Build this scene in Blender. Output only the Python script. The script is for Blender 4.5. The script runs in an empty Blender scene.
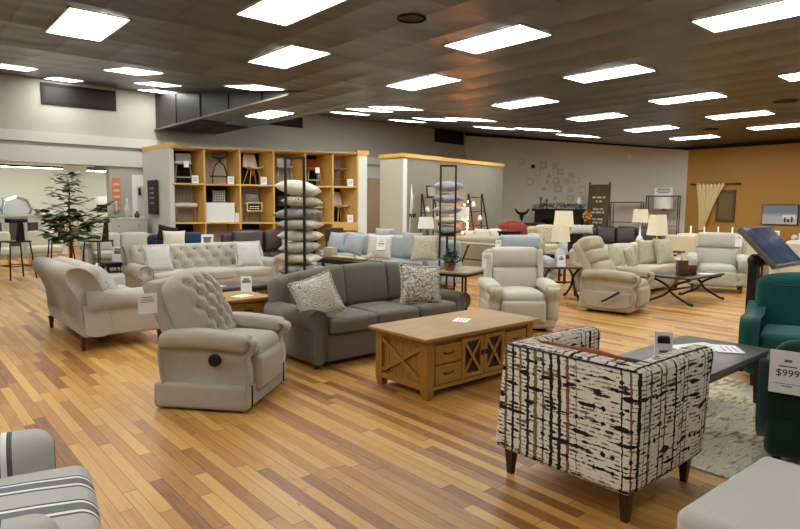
import bpy, bmesh, math, random
from mathutils import Matrix, Vector, noise
sc = bpy.context.scene
COL = sc.collection
PI = math.pi
R = math.radians
random.seed(7)

# ---------------------------------------------------------------- camera
def make_camera():
    cam = bpy.data.cameras.new('camera'); cam.sensor_width = 36; cam.lens = 598/800*36
    cam.clip_start = .05; cam.clip_end = 200
    o = bpy.data.objects.new('camera', cam); COL.objects.link(o)
    yaw, pit, roll = R(49), math.atan(57.5/598), R(.5)
    c, s = math.cos(pit), math.sin(pit)
    fh = Vector((math.cos(yaw), math.sin(yaw), 0)); rt = Vector((math.sin(yaw), -math.cos(yaw), 0)); up = Vector((0, 0, 1))
    fw = c*fh - s*up; u0 = s*fh + c*up
    r = math.cos(roll)*rt + math.sin(roll)*u0; u = -math.sin(roll)*rt + math.cos(roll)*u0
    o.matrix_world = Matrix(((r.x, u.x, -fw.x, 0), (r.y, u.y, -fw.y, 0), (r.z, u.z, -fw.z, 1.6), (0, 0, 0, 1)))
    sc.camera = o
make_camera()

# ---------------------------------------------------------------- world, exposure
w = bpy.data.worlds.new('world'); sc.world = w; w.use_nodes = True
w.node_tree.nodes['Background'].inputs[0].default_value = (.6, .62, .65, 1)
w.node_tree.nodes['Background'].inputs[1].default_value = .15
sc.view_settings.view_transform = 'Standard'; sc.view_settings.look = 'None'
sc.view_settings.gamma = 1; sc.view_settings.use_curve_mapping = False
sc.view_settings.exposure = 0.0
LIGHT_STRENGTH = 17.5
BACK_ROOM_STRENGTH = 22.0

# ---------------------------------------------------------------- node helpers
def lin(v):
    v /= 255
    return v/12.92 if v <= .04045 else ((v+.055)/1.055)**2.4
def rgb(r, g, b): return (lin(r), lin(g), lin(b), 1)

class X:
    """small expression wrapper over shader math nodes"""
    def __init__(s, nt, k): s.nt, s.k = nt, k
    def op(s, o, *a):
        n = s.nt.nodes.new('ShaderNodeMath'); n.operation = o
        for i, v in enumerate((s,)+a):
            if isinstance(v, X): s.nt.links.new(v.k, n.inputs[i])
            else: n.inputs[i].default_value = v
        return X(s.nt, n.outputs[0])
    def __add__(s, o): return s.op('ADD', o)
    def __radd__(s, o): return s.op('ADD', o)
    def __sub__(s, o): return s.op('SUBTRACT', o)
    def __rsub__(s, o): return (s*-1)+o
    def __mul__(s, o): return s.op('MULTIPLY', o)
    def __rmul__(s, o): return s.op('MULTIPLY', o)
    def __truediv__(s, o): return s.op('DIVIDE', o)
    def floor(s): return s.op('FLOOR')
    def frac(s): return s.op('FRACT')
    def abs(s): return s.op('ABSOLUTE')
    def lt(s, o): return s.op('LESS_THAN', o)
    def gt(s, o): return s.op('GREATER_THAN', o)
    def max(s, o): return s.op('MAXIMUM', o)
    def min(s, o): return s.op('MINIMUM', o)
    def clamp(s):
        return s.op('MAXIMUM', 0.0).op('MINIMUM', 1.0)

class Mat:
    def __init__(s, name, rough=.8, spec=.3):
        s.m = bpy.data.materials.new(name); s.m.use_nodes = True; s.nt = s.m.node_tree
        s.b = s.nt.nodes['Principled BSDF']; s.b.inputs['Roughness'].default_value = rough
        s.b.inputs['Specular IOR Level'].default_value = spec
        s.tc = None
    def link(s, a, b): s.nt.links.new(a.k if isinstance(a, X) else a, b)
    def coords(s, kind='Object'):
        if not s.tc: s.tc = s.nt.nodes.new('ShaderNodeTexCoord')
        sep = s.nt.nodes.new('ShaderNodeSeparateXYZ'); s.nt.links.new(s.tc.outputs[kind], sep.inputs[0])
        return [X(s.nt, sep.outputs[i]) for i in range(3)]
    def normal(s):
        g = s.tc or s.nt.nodes.new('ShaderNodeTexCoord'); s.tc = g
        sep = s.nt.nodes.new('ShaderNodeSeparateXYZ'); s.nt.links.new(g.outputs['Normal'], sep.inputs[0])
        return [X(s.nt, sep.outputs[i]) for i in range(3)]
    def vec(s, x, y, z=0.0):
        n = s.nt.nodes.new('ShaderNodeCombineXYZ')
        for i, v in enumerate((x, y, z)):
            if isinstance(v, X): s.nt.links.new(v.k, n.inputs[i])
            else: n.inputs[i].default_value = v
        return n.outputs[0]
    def noise(s, v, scale=5, detail=2, rough=.5):
        n = s.nt.nodes.new('ShaderNodeTexNoise'); s.nt.links.new(v, n.inputs['Vector'])
        n.inputs['Scale'].default_value = scale; n.inputs['Detail'].default_value = detail; n.inputs['Roughness'].default_value = rough
        return X(s.nt, n.outputs['Fac'])
    def white(s, v):
        n = s.nt.nodes.new('ShaderNodeTexWhiteNoise'); s.nt.links.new(v, n.inputs['Vector']); return X(s.nt, n.outputs['Value'])
    def voronoi(s, v, scale=5, feature='F1', out='Distance'):
        n = s.nt.nodes.new('ShaderNodeTexVoronoi'); n.feature = feature; s.nt.links.new(v, n.inputs['Vector']); n.inputs['Scale'].default_value = scale
        return X(s.nt, n.outputs[out])
    def obj(s):
        if not s.tc: s.tc = s.nt.nodes.new('ShaderNodeTexCoord')
        return s.tc.outputs['Object']
    def mix(s, fac, a, b):
        n = s.nt.nodes.new('ShaderNodeMix'); n.data_type = 'RGBA'
        for v, i in ((fac, 0), (a, 6), (b, 7)):
            if isinstance(v, X): s.nt.links.new(v.k, n.inputs[i])
            elif isinstance(v, (tuple, int, float)): n.inputs[i].default_value = v
            else: s.nt.links.new(v, n.inputs[i])
        return n.outputs[2]
    def ramp(s, fac, stops):
        n = s.nt.nodes.new('ShaderNodeValToRGB'); s.link(fac, n.inputs[0])
        e = n.color_ramp.elements
        while len(e) < len(stops): e.new(.5)
        for q, (p, c) in zip(e, stops): q.position = p; q.color = c
        return n.outputs[0]
    def color(s, c):
        if isinstance(c, tuple): s.b.inputs['Base Color'].default_value = c
        else: s.nt.links.new(c, s.b.inputs['Base Color'])
        return s
    def bump(s, h, strength=.3, dist=.01):
        n = s.nt.nodes.new('ShaderNodeBump'); n.inputs['Strength'].default_value = strength; n.inputs['Distance'].default_value = dist
        s.link(h, n.inputs['Height']); s.nt.links.new(n.outputs[0], s.b.inputs['Normal']); return s

def plain(name, c, rough=.6, spec=.3, metal=0, var=0, scale=8):
    m = Mat(name, rough, spec); m.b.inputs['Metallic'].default_value = metal
    if var:
        d = tuple(x*(1-var) for x in c[:3])+(1,)
        m.color(m.mix(m.noise(m.obj(), scale, 4), c, d))
    else: m.color(c)
    return m.m
def fabric(name, c, var=.18, weave=260, mottled=14, spec=.15, bump=.25):
    m = Mat(name, .93, spec)
    d = tuple(x*(1-var) for x in c[:3])+(1,); e = tuple(min(1, x*(1+var*.6)) for x in c[:3])+(1,)
    n1 = m.noise(m.obj(), mottled, 3); n2 = m.noise(m.obj(), weave, 2, .7)
    f = (n1*.55+n2*.9-.22).clamp()
    m.color(m.mix(f, d, e)).bump(n2+m.noise(m.obj(), 9, 2)*1.6, bump, .006)
    m.b.inputs['Sheen Weight'].default_value = .15
    return m.m
def wood(name, a, b, axis=0, rough=.5, scale=3, spec=.35):
    m = Mat(name, rough, spec); x = m.coords(); v = [x[0]*14, x[1]*14, x[2]*14]; v[axis] = x[axis]*1.2
    n = m.noise(m.vec(*v), scale, 5, .6); n2 = m.noise(m.obj(), 3, 2)
    m.color(m.mix((n*1.5+n2*.6-.6).clamp(), a, b)).bump(n, .15, .004)
    return m.m
def emit(name, c, s):
    m = Mat(name); m.color((.8, .8, .8, 1)); m.b.inputs['Emission Color'].default_value = c; m.b.inputs['Emission Strength'].default_value = s
    return m.m

# ---------------------------------------------------------------- mesh helpers
class MB:
    def __init__(s): s.v, s.f, s.M = [], [], Matrix()
    def at(s, x=0, y=0, z=0, rx=0, ry=0, rz=0):
        s.M = Matrix.Translation((x, y, z)) @ Matrix.Rotation(rz, 4, 'Z') @ Matrix.Rotation(ry, 4, 'Y') @ Matrix.Rotation(rx, 4, 'X'); return s
    def add(s, vs, fs):
        n = len(s.v); s.v += [s.M @ Vector(p) for p in vs]; s.f += [tuple(i+n for i in f) for f in fs]; return s
    def box(s, cx, cy, cz, sx, sy, sz):
        x, y, z = sx/2, sy/2, sz/2
        v = [(cx+a*x, cy+b*y, cz+c*z) for a in (-1, 1) for b in (-1, 1) for c in (-1, 1)]
        return s.add(v, [(0, 1, 3, 2), (4, 6, 7, 5), (0, 4, 5, 1), (2, 3, 7, 6), (0, 2, 6, 4), (1, 5, 7, 3)])
    def bb(s, x0, x1, y0, y1, z0, z1): return s.box((x0+x1)/2, (y0+y1)/2, (z0+z1)/2, abs(x1-x0), abs(y1-y0), abs(z1-z0))
    def rbox(s, cx, cy, cz, sx, sy, sz, r=.03, seg=3, sub=4, puff=0, fn=None):
        h = [sx/2, sy/2, sz/2]; r = min(r, min(h)*.999)
        if isinstance(sub, int): sub = (sub,)*3
        if not isinstance(puff, (tuple, list)): puff = (puff,)*3
        ax = []
        for i in range(3):
            a = [-h[i]+r*(1-math.tan(PI/4*(1-k/seg))) for k in range(seg)]
            inner = [-(h[i]-r)+2*(h[i]-r)*k/max(1, sub[i]) for k in range(sub[i]+1)]
            if h[i]-r < 1e-4: inner = [0]
            ax.append(a+inner+[-q for q in reversed(a)])
        idx, vs, fs = {}, [], []
        def vert(p, axis, sg):
            key = tuple(round(q, 6) for q in p)
            if key in idx: return idx[key]
            q = [max(-(h[i]-r), min(h[i]-r, p[i])) for i in range(3)]
            d = Vector([p[i]-q[i] for i in range(3)])
            if d.length > 1e-9: d = d.normalized()*r
            o = [q[i]+d[i] for i in range(3)]
            for i in range(3):
                if puff[i]:
                    j, k = [t for t in range(3) if t != i]
                    u, v_ = o[j]/h[j], o[k]/h[k]
                    o[i] += puff[i]*(o[i]/h[i])*max(0, 1-u*u)*max(0, 1-v_*v_)
            if fn: o = fn(Vector(o), h)
            idx[key] = len(vs); vs.append((o[0]+cx, o[1]+cy, o[2]+cz)); return idx[key]
        for a in range(3):
            j, k = [(1, 2), (2, 0), (0, 1)][a]
            for sg in (-1, 1):
                for m in range(len(ax[j])-1):
                    for n in range(len(ax[k])-1):
                        q = []
                        for (mm, nn) in ((m, n), (m+1, n), (m+1, n+1), (m, n+1)):
                            p = [0, 0, 0]; p[a] = sg*h[a]; p[j] = ax[j][mm]; p[k] = ax[k][nn]
                            q.append(vert(p, a, sg))
                        if sg < 0: q.reverse()
                        if len(set(q)) > 2: fs.append(tuple(dict.fromkeys(q)))
        return s.add(vs, fs)
    def extr(s, prof, axis, a, b, bev=.02, steps=3):
        """closed 2D profile swept along an axis, with rounded ends"""
        n = len(prof); cx = sum(p[0] for p in prof)/n; cy = sum(p[1] for p in prof)/n
        rad = max(math.hypot(p[0]-cx, p[1]-cy) for p in prof)
        rings = []
        L = abs(b-a); bev = min(bev, L/2.01); sg = 1 if b > a else -1
        for k in range(steps+1):
            t = PI/2*k/steps; rings.append((a+sg*bev*(1-math.sin(t)), 1-bev/rad*(1-math.cos(t)*1)*1 if False else 1-bev/rad*(1-math.sin(t)) if k < 0 else 1-bev/rad*(math.cos(t))))
        rings += [(b-sg*(q-a)*sg, f) for q, f in reversed(rings)]
        vs = []
        for pos, f in rings:
            for p in prof:
                u, v = cx+(p[0]-cx)*f, cy+(p[1]-cy)*f
                vs.append({'x': (pos, u, v), 'y': (u, pos, v), 'z': (u, v, pos)}[axis])
        fs = []
        for k in range(len(rings)-1):
            for i in range(n):
                j = (i+1) % n; fs.append((k*n+i, k*n+j, (k+1)*n+j, (k+1)*n+i))
        fs.append(tuple(reversed(range(n)))); fs.append(tuple((len(rings)-1)*n+i for i in range(n)))
        return s.add(vs, fs)
    def cyl(s, p0, p1, r0, r1=None, n=12):
        return s.tube([p0, p1], [r0, r0 if r1 is None else r1], n)
    def tube(s, pts, r=.01, n=8, closed=False):
        pts = [Vector(p) for p in pts]; m = len(pts)
        rs = r if isinstance(r, (list, tuple)) else [r]*m
        vs, fs = [], []; prev = None
        for i, p in enumerate(pts):
            if closed: t = pts[(i+1) % m]-pts[i-1]
            else: t = pts[min(i+1, m-1)]-pts[max(i-1, 0)]
            t.normalize()
            if prev is None:
                u = t.orthogonal().normalized()
            else:
                u = (prev-t*prev.dot(t)); u = u.normalized() if u.length > 1e-6 else t.orthogonal().normalized()
            prev = u; v = t.cross(u)
            for k in range(n):
                a = 2*PI*k/n; vs.append(p+(u*math.cos(a)+v*math.sin(a))*rs[i])
        for i in range(m if closed else m-1):
            for k in range(n):
                a, b = i*n+k, i*n+(k+1) % n; c, d = ((i+1) % m)*n+(k+1) % n, ((i+1) % m)*n+k
                fs.append((a, b, c, d))
        if not closed: fs.append(tuple(reversed(range(n)))); fs.append(tuple((m-1)*n+k for k in range(n)))
        return s.add(vs, fs)
    def lathe(s, prof, cx=0, cy=0, cz=0, n=24, caps=True):
        vs, fs = [], []; m = len(prof)
        for r, z in prof:
            for k in range(n): a = 2*PI*k/n; vs.append((cx+r*math.cos(a), cy+r*math.sin(a), cz+z))
        for i in range(m-1):
            for k in range(n): fs.append((i*n+k, i*n+(k+1) % n, (i+1)*n+(k+1) % n, (i+1)*n+k))
        if caps: fs.append(tuple(reversed(range(n)))); fs.append(tuple((m-1)*n+k for k in range(n)))
        return s.add(vs, fs)
    def taper(s, x, y, z0, z1, w0, w1, dx=0, dy=0):
        """square tapered leg, w0 at z0, w1 at z1"""
        a, b = w0/2, w1/2
        v = [(x+dx-a, y+dy-a, z0), (x+dx+a, y+dy-a, z0), (x+dx+a, y+dy+a, z0), (x+dx-a, y+dy+a, z0), (x-b, y-b, z1), (x+b, y-b, z1), (x+b, y+b, z1), (x-b, y+b, z1)]
        return s.add(v, [(3, 2, 1, 0), (4, 5, 6, 7), (0, 1, 5, 4), (1, 2, 6, 5), (2, 3, 7, 6), (3, 0, 4, 7)])
    def pillow(s, w, h, t, n=14, pinch=.08, wrinkle=.0):
        vs, fs, idx = [], [], {}
        for sd in (-1, 1):
            for i in range(n+1):
                for j in range(n+1):
                    u, v = -1+2*i/n, -1+2*j/n
                    u = math.sin(u*PI/2)*.35+u*.65; v = math.sin(v*PI/2)*.35+v*.65
                    edge = i in (0, n) or j in (0, n)
                    key = (i, j) if edge else (i, j, sd)
                    if key in idx: continue
                    x = u*w/2*(1-pinch*(1-v*v)); z = v*h/2*(1-pinch*(1-u*u))
                    y = sd*t/2*max(0, (1-u*u)*(1-v*v))**.45
                    if wrinkle: y += wrinkle*noise.noise(Vector((x*9, z*9, sd)))*(0 if edge else 1)
                    idx[key] = len(vs); vs.append((x, y, z))
        g = lambda i, j, sd: idx.get((i, j), idx.get((i, j, sd)))
        for sd in (-1, 1):
            for i in range(n):
                for j in range(n):
                    q = [g(i, j, sd), g(i+1, j, sd), g(i+1, j+1, sd), g(i, j+1, sd)]
                    if sd > 0: q.reverse()
                    fs.append(tuple(q))
        return s.add(vs, fs)
    def build(s, name, mat, parent=None, smooth=True, label=None):
        me = bpy.data.meshes.new(name); me.from_pydata([tuple(p) for p in s.v], [], s.f)
        bm = bmesh.new(); bm.from_mesh(me); bmesh.ops.recalc_face_normals(bm, faces=bm.faces); bm.to_mesh(me); bm.free()
        if smooth:
            for p in me.polygons: p.use_smooth = True
            if smooth != 'all':
                bm = bmesh.new(); bm.from_mesh(me)
                for e in bm.edges:
                    if len(e.link_faces) == 2 and e.calc_face_angle(0) > R(38): e.smooth = False
                bm.to_mesh(me); bm.free()
        me.materials.append(mat)
        o = bpy.data.objects.new(name, me); COL.objects.link(o)
        if parent: o.parent = parent
        if label: o['label'] = label
        return o

def chaikin(p, n=2):
    for _ in range(n):
        q = []
        for i in range(len(p)):
            a, b = p[i], p[(i+1) % len(p)]
            q += [(a[0]*.75+b[0]*.25, a[1]*.75+b[1]*.25), (a[0]*.25+b[0]*.75, a[1]*.25+b[1]*.75)]
        p = q
    return p
def thing(name, label, cat, loc=(0, 0, 0), rz=0, group=None, rx=0, ry=0):
    o = bpy.data.objects.new(name, None); COL.objects.link(o); o.empty_display_size = .1
    o.location = loc; o.rotation_euler = (rx, ry, rz); o['label'] = label; o['category'] = cat
    if group: o['group'] = group
    return o
def tag(o, label, cat, group=None, kind=None, loc=None, rot=None):
    o['label'] = label; o['category'] = cat
    if group: o['group'] = group
    if kind: o['kind'] = kind
    if loc: o.location = loc
    if rot: o.rotation_euler = rot
    return o
def struct(name, mb, mat, smooth=False, parent=None):
    o = mb.build(name, mat, parent, smooth)
    if not parent: o['kind'] = 'structure'
    return o
def kids(o): return [c for c in bpy.data.objects if c.parent == o]
def copy_tree(o, parent=None):
    c = o.copy(); COL.objects.link(c); c.parent = parent
    for ch in kids(o): copy_tree(ch, c)
    return c
def dup(o, label, loc, rz=0, group=None):
    c = copy_tree(o); c.location = loc; c.rotation_euler = (o.rotation_euler.x, o.rotation_euler.y, rz); c['label'] = label
    if group: c['group'] = group
    return c
def text(name, body, size, mat, parent, loc, rot=(R(90), 0, 0), align='CENTER'):
    cu = bpy.data.curves.new(name, 'FONT'); cu.body = body; cu.size = size; cu.align_x = align; cu.align_y = 'CENTER'; cu.extrude = .0006
    cu.resolution_u = 2
    t = bpy.data.objects.new(name, cu); COL.objects.link(t)
    me = bpy.data.meshes.new_from_object(t); bpy.data.objects.remove(t)
    me.materials.clear(); me.materials.append(mat)
    o = bpy.data.objects.new(name, me); COL.objects.link(o); o.parent = parent; o.location = loc; o.rotation_euler = rot
    return o
# ---------------------------------------------------------------- materials
TAUPE = plain('wall_paint_taupe', rgb(178, 173, 161), .85, .2, var=.03, scale=1.2)
BANDW = plain('wall_paint_pale', rgb(200, 197, 190), .8, .2)
SAGE = plain('wall_paint_sage', rgb(226, 228, 220), .85, .2)
TAUPE_LIT = plain('wall_paint_taupe_brightened', rgb(210, 204, 190), .8, .25, var=.03, scale=1.2)  # same taupe paint, made paler on the right wall in place of missing light
MUSTARD = plain('wall_paint_mustard', rgb(176, 130, 52), .5, .4, var=.05, scale=1.5)
BLACKM = plain('black_metal', rgb(26, 24, 23), .45, .4)
TRIMB = plain('black_trim', rgb(22, 20, 18), .6, .3)
WHITE = plain('white_paint', rgb(232, 230, 224), .6, .3)
PAPER = plain('paper', rgb(240, 240, 240), .7, .2)
INK = plain('ink', rgb(40, 40, 42), .7, .2)
GREYINK = plain('grey_ink', rgb(120, 120, 122), .7, .2)

def floor_mat():
    m = Mat('floor_boards', .32, .45); x, y, z = m.coords()
    W = .078
    row = (x/W).floor()
    off = m.white(m.vec(row, 3.0))*7.0
    L = 1.15
    yy = y/L+off
    brd = yy.floor()
    rnd = m.white(m.vec(row, brd, 1.0)); rnd2 = m.white(m.vec(row, brd, 5.0))
    grain = m.noise(m.vec(x*60, y*2.2, rnd*30), 1.6, 5, .62)
    c = m.ramp((rnd*.80+grain*.5-.17).clamp(), [(0, rgb(212, 168, 92)), (.35, rgb(200, 150, 76)), (.62, rgb(182, 128, 62)), (.84, rgb(148, 96, 50)), (1, rgb(98, 62, 36))])
    c = m.mix((rnd2*1.4-1.0).clamp()*.55, c, rgb(150, 96, 70))
    streak = (m.noise(m.vec(x*26, y*.9, rnd*9), 1.2, 4, .7)-.56)*5
    c = m.mix(streak.clamp()*.45, c, rgb(120, 74, 40))
    fx = (x/W).frac(); fy = yy.frac()
    gap = ((fx-.5).abs().gt(.478)).max((fy-.5).abs().gt(.4975))
    kn = m.noise(m.vec(x*9, y*2.6, rnd*5), 2.4, 3, .6)
    c = m.mix(((kn-.66)*9).clamp()*.6, c, rgb(92, 56, 32))
    c = m.mix(gap*.72, c, rgb(62, 38, 20))
    m.color(c)
    m.link((grain*.18+.24+m.noise(m.obj(), 1.4, 3)*.16), m.b.inputs['Roughness'])
    m.bump(grain*.3-gap*.8, .22, .003)
    return m.m
FLOOR = floor_mat()

TX, TY = .665, 1.25
def ceiling_mat():
    m = Mat('ceiling_tiles', .30, .5); x, y, z = m.coords()
    fx, fy = ((x+.1)/TX).frac(), ((y+.53)/TY).frac()
    gx, gy = (fx-.5).abs().gt(.476), (fy-.5).abs().gt(.487)
    g = gx.max(gy)
    n = m.noise(m.obj(), 70, 4, .7); t = m.white(m.vec(((x+.1)/TX).floor(), ((y+.53)/TY).floor()))
    c = m.mix((n*.9+t*.25-.1).clamp(), rgb(52, 50, 47), rgb(76, 73, 68))
    c = m.mix(g*.75, c, rgb(34, 32, 29))
    m.color(c)
    sag = (fx-.5)*(fx-.5)+(fy-.5)*(fy-.5)
    m.bump(m.noise(m.vec(x, y*1.5), 1.5, 1)*1.5+sag*3.5+n*.05-g*.5, .6, .035)
    return m.m
CEIL = ceiling_mat()

# ---------------------------------------------------------------- structure
H = 3.65; YC = 9.4; YB = 16.9; K = .13; XR = 20.3; YK, XB = 8.88, 18.15
ZB = H+K*(YB-YC)
struct('floor', MB().bb(-6, XR+.2, -8, 27, -.2, 0), FLOOR)
struct('ceiling', MB().bb(-6, XR, -8, YC, H, H+.1), CEIL)
def slope(x0, x1):
    m = MB(); v = []
    for x in (x0, x1):
        for (y, z) in ((YC, H), (YB, ZB), (YB, ZB+.1), (YC, H+.1)): v.append((x, y, z))
    return m.add(v, [(0, 1, 5, 4), (1, 2, 6, 5), (2, 3, 7, 6), (3, 0, 4, 7), (0, 3, 2, 1), (4, 5, 6, 7)])
struct('ceiling_left', slope(-6, 5.83), CEIL)
struct('ceiling_right', slope(7.52, XR), CEIL)
struct('ceiling_strip', MB().bb(5.87, 7.48, YC, YB, H, H+.1), CEIL)
DUCT = plain('duct_panel', rgb(40, 39, 38), .45, .4, var=.25, scale=2)
def wedge(x0, x1):
    v = []
    for x in (x0, x1): v += [(x, YC, H-.0), (x, YB, H-.0), (x, YB, ZB), (x, YC, H+.02)]
    return MB().add(v, [(0, 1, 2, 3), (7, 6, 5, 4), (0, 4, 5, 1), (1, 5, 6, 2), (2, 6, 7, 3), (3, 7, 4, 0)])
a = struct('trim_1', wedge(5.83, 5.87), DUCT)
for yy in (10.9, 12.4, 13.9, 15.4):
    MB().bb(5.815, 5.83, yy-.02, yy+.02, H, H+K*(yy-YC)-.01).build('panel_joint', TRIMB, a, False)
MB().bb(5.78, 5.87, YC+.4, YB, H-.03, H).build('edge_strip', plain('edge_metal', rgb(120, 116, 106), .4, .5), a, False)
struct('trim_2', wedge(7.48, 7.52), DUCT)
# dark return grilles in the underside of the strip
for i, (x0, x1, y0, y1) in enumerate([(5.95, 6.6, 14.2, 16.6), (6.7, 7.4, 14.6, 16.6)]):
    struct('trim_%d' % (i+3), MB().bb(x0, x1, y0, y1, H-.015, H), TRIMB)
# walls: back
struct('wall_back', MB().bb(-6, XR, YB, YB+.3, 3.35, ZB+.2), TAUPE)
struct('wall_back_beam', MB().bb(-6, XB+.05, YB-.06, YB+.3, 3.10, 3.35), BANDW)
struct('wall_back_recess', MB().bb(-6, XR, YB+.02, YB+.3, 3.0, 3.10), TAUPE)
struct('wall_back_header', MB().bb(-6, XB+.05, YB-.05, YB+.3, 2.6, 3.0), BANDW)
struct('wall_back_lower', MB().bb(4.6, XR, YB, YB+.3, 0, 2.6), TAUPE)
struct('wall_back_left', MB().bb(-6, -.5, YB, YB+.3, 0, 2.6), TAUPE)
# right wall: taupe part runs back at an angle from the crease, mustard part in front of it

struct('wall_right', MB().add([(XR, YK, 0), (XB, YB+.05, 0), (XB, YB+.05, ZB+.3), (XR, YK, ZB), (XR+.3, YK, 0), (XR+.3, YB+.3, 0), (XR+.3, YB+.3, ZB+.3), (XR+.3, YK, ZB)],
    [(0, 1, 2, 3), (7, 6, 5, 4), (0, 4, 5, 1), (1, 5, 6, 2), (2, 6, 7, 3), (3, 7, 4, 0)]), TAUPE_LIT)
struct('wall_right_accent', MB().bb(XR, XR+.2, -8, YK, 0, H+.1), MUSTARD)
struct('trim_5', MB().bb(XR-.03, XR, -8, YC, H-.10, H), TRIMB)
sl = MB(); v = []
for dx in (-.04, .02): v += [(XR+dx, YK+.1, H-.09), (XB+dx, YB, ZB-.12), (XB+dx, YB, ZB+.02), (XR+dx, YK+.1, H+.02)]
struct('trim_6', sl.add(v, [(0, 1, 2, 3), (7, 6, 5, 4), (0, 4, 5, 1), (1, 5, 6, 2), (2, 6, 7, 3), (3, 7, 4, 0)]), TRIMB)
struct('baseboard_right', MB().bb(XR-.02, XR, -8, YC, 0, .12), TRIMB)
# walls out of the frame
struct('wall_left', MB().bb(-6.2, -6, -8, 27, 0, 5), TAUPE)
struct('wall_front', MB().bb(-6, XR, -8.2, -8, 0, 4), TAUPE)
# back room
struct('ceiling_back_room', MB().bb(-6, 8, YB+.3, 27, 3.0, 3.1), plain('back_room_ceiling', rgb(214, 200, 160), .9, .2))
struct('wall_back_room_near', MB().bb(-6, 4.55, 21.6, 21.8, 0, 3.0), SAGE)
struct('wall_back_room_far', MB().bb(4.55, 8, 24.5, 24.7, 0, 3.0), SAGE)
struct('wall_back_room_side', MB().bb(4.45, 4.55, 21.8, 24.5, 0, 3.0), SAGE)
struct('wall_back_room_right', MB().bb(7.6, 7.8, YB+.3, 24.5, 0, 3.0), SAGE)

# ---------------------------------------------------------------- ceiling light panels
LENS = emit('light_panel', (.98, 1, .96, 1), LIGHT_STRENGTH)
def panel(x, y, on_slope, label):
    z = H+K*(y-YC) if on_slope else H
    t = thing('ceiling_light', label, 'ceiling light', (x, y, z-.002), 0, 'recessed ceiling light panels', rx=math.atan(K) if on_slope else 0)
    f = MB(); a, b = .315, .61
    f.bb(-a, a, -b, -b+.02, -.012, 0).bb(-a, a, b-.02, b, -.012, 0).bb(-a, -a+.02, -b, b, -.012, 0).bb(a-.02, a, -b, b, -.012, 0)
    f.build('frame', WHITE, t, False)
    MB().bb(-a+.02, a-.02, -b+.02, b-.02, -.009, -.001).build('diffuser', LENS, t, False)
flat = [(1.92, 7.74), (3.31, 5.57), (4.39, 7.45), (6.90, 7.40), (5.82, 4.94), (9.67, 7.45), (8.50, 4.99), (12.28, 7.45), (11.40, 5.07), (7.10, 2.42), (15.03, 7.55), (14.20, 5.17), (10.75, 2.70), (16.75, 5.22), (17.7, 7.6), (6.75, 12.3)]
slp = [(2.15, 14.0), (3.45, 16.1), (3.31, 10.62), (4.57, 13.09), (5.5, 15.8), (5.3, 10.2), (10.38, 14.2), (9.2, 11.8), (8.58, 10.07), (12.58, 14.2), (11.42, 11.8), (10.98, 10.07), (13.9, 11.8), (13.68, 10.07), (15.64, 10.07)]
extra = [(-.8, 2.6), (.6, 5.1), (-2.1, 5.1), (-.8, 7.7), (6, 0), (9, 0), (12, .2), (0.5, 0), (13.2, 2.6), (16, 2.5), (4.7, -2.6), (10.5, -2.6), (14.8, 0), (-2.2, 0), (17.6, 0), (18.8, 2.5), (-3.5, 7.7)]
def lab(x, y, i):
    d = math.hypot(x, y)
    return d
PL = {0: 'large bright ceiling panel at the upper left corner of the view', 1: 'ceiling panel cut by the top edge near the middle', 2: 'bright rhombus ceiling panel above the display shelf, second nearest',
 3: 'bright panel just right of the round ceiling vent, behind the largest ones', 4: 'largest bright panel left of centre right, beside the round vent', 5: 'thin bright panel right of the copper coloured ceiling glow',
 6: 'bright panel in the second row right of centre', 7: 'narrow panel straight above the framed sheets on the wall', 8: 'bright panel in the third row on the right', 9: 'largest panel at the upper right corner of the view',
 10: 'narrow panel above the leaning ladder sign', 11: 'wide narrow panel above the gold wall near the right edge', 12: 'panel cut by the right edge below the corner one', 13: 'lowest panel at the right edge above the mustard wall',
 14: 'small panel at the top of the mustard wall corner', 15: 'bright panel set in the lowered strip beside the dark duct'}
for i, (x, y) in enumerate(flat): panel(x, y, False, PL[i])
SL = ['thin panel cut by the left edge of the view', 'small thin panel above the dark vent on the left', 'thin panel below the big upper left one', 'thin panel behind the left middle one', 'thin panel touching the dark duct',
 'thin bright panel in front of the dark duct', 'farthest thin panel over the display shelf, left one', 'thin panel behind the display shelf pair, right one', 'thin panel left of the copper coloured ceiling glow', 'thin panel over the grey partition, nearest the wall',
 'thin panel over the grey partition, middle one', 'thin panel under the copper coloured ceiling glow', 'thin panel right of the wall vent by the black trim', 'long thin panel above the partition corner and trim', 'farthest thin panel in front of the black wall trim']
for i, (x, y) in enumerate(slp): panel(x, y, True, SL[i])
for i, (x, y) in enumerate(extra): panel(x, y, False, 'ceiling panel behind the camera or out of view')

# round ceiling speakers / vents
def round_vent(x, y, label, r=.16, slope_=False):
    z = H+(K*(y-YC) if slope_ else 0)
    t = thing('ceiling_speaker', label, 'ceiling vent', (x, y, z), 0, 'round ceiling vents')
    MB().lathe([(r, -.012), (r, 0), (r*.86, 0), (r*.84, -.016)], n=28, caps=False).build('rim', plain('vent_rim', rgb(70, 64, 56), .5), t)
    MB().lathe([(.001, -.006), (r*.84, -.006), (r*.84, -.001), (.001, -.001)], n=28, caps=False).build('grille', TRIMB, t)

round_vent(4.5, 5.02, 'round dark ceiling vent at the top middle of the view')
round_vent(13.02, 3.94, 'round dark ceiling vent near the right edge of the view', .2)
round_vent(16.15, 6.53, 'small round dark ceiling vent low over the gold wall', .2)
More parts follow.
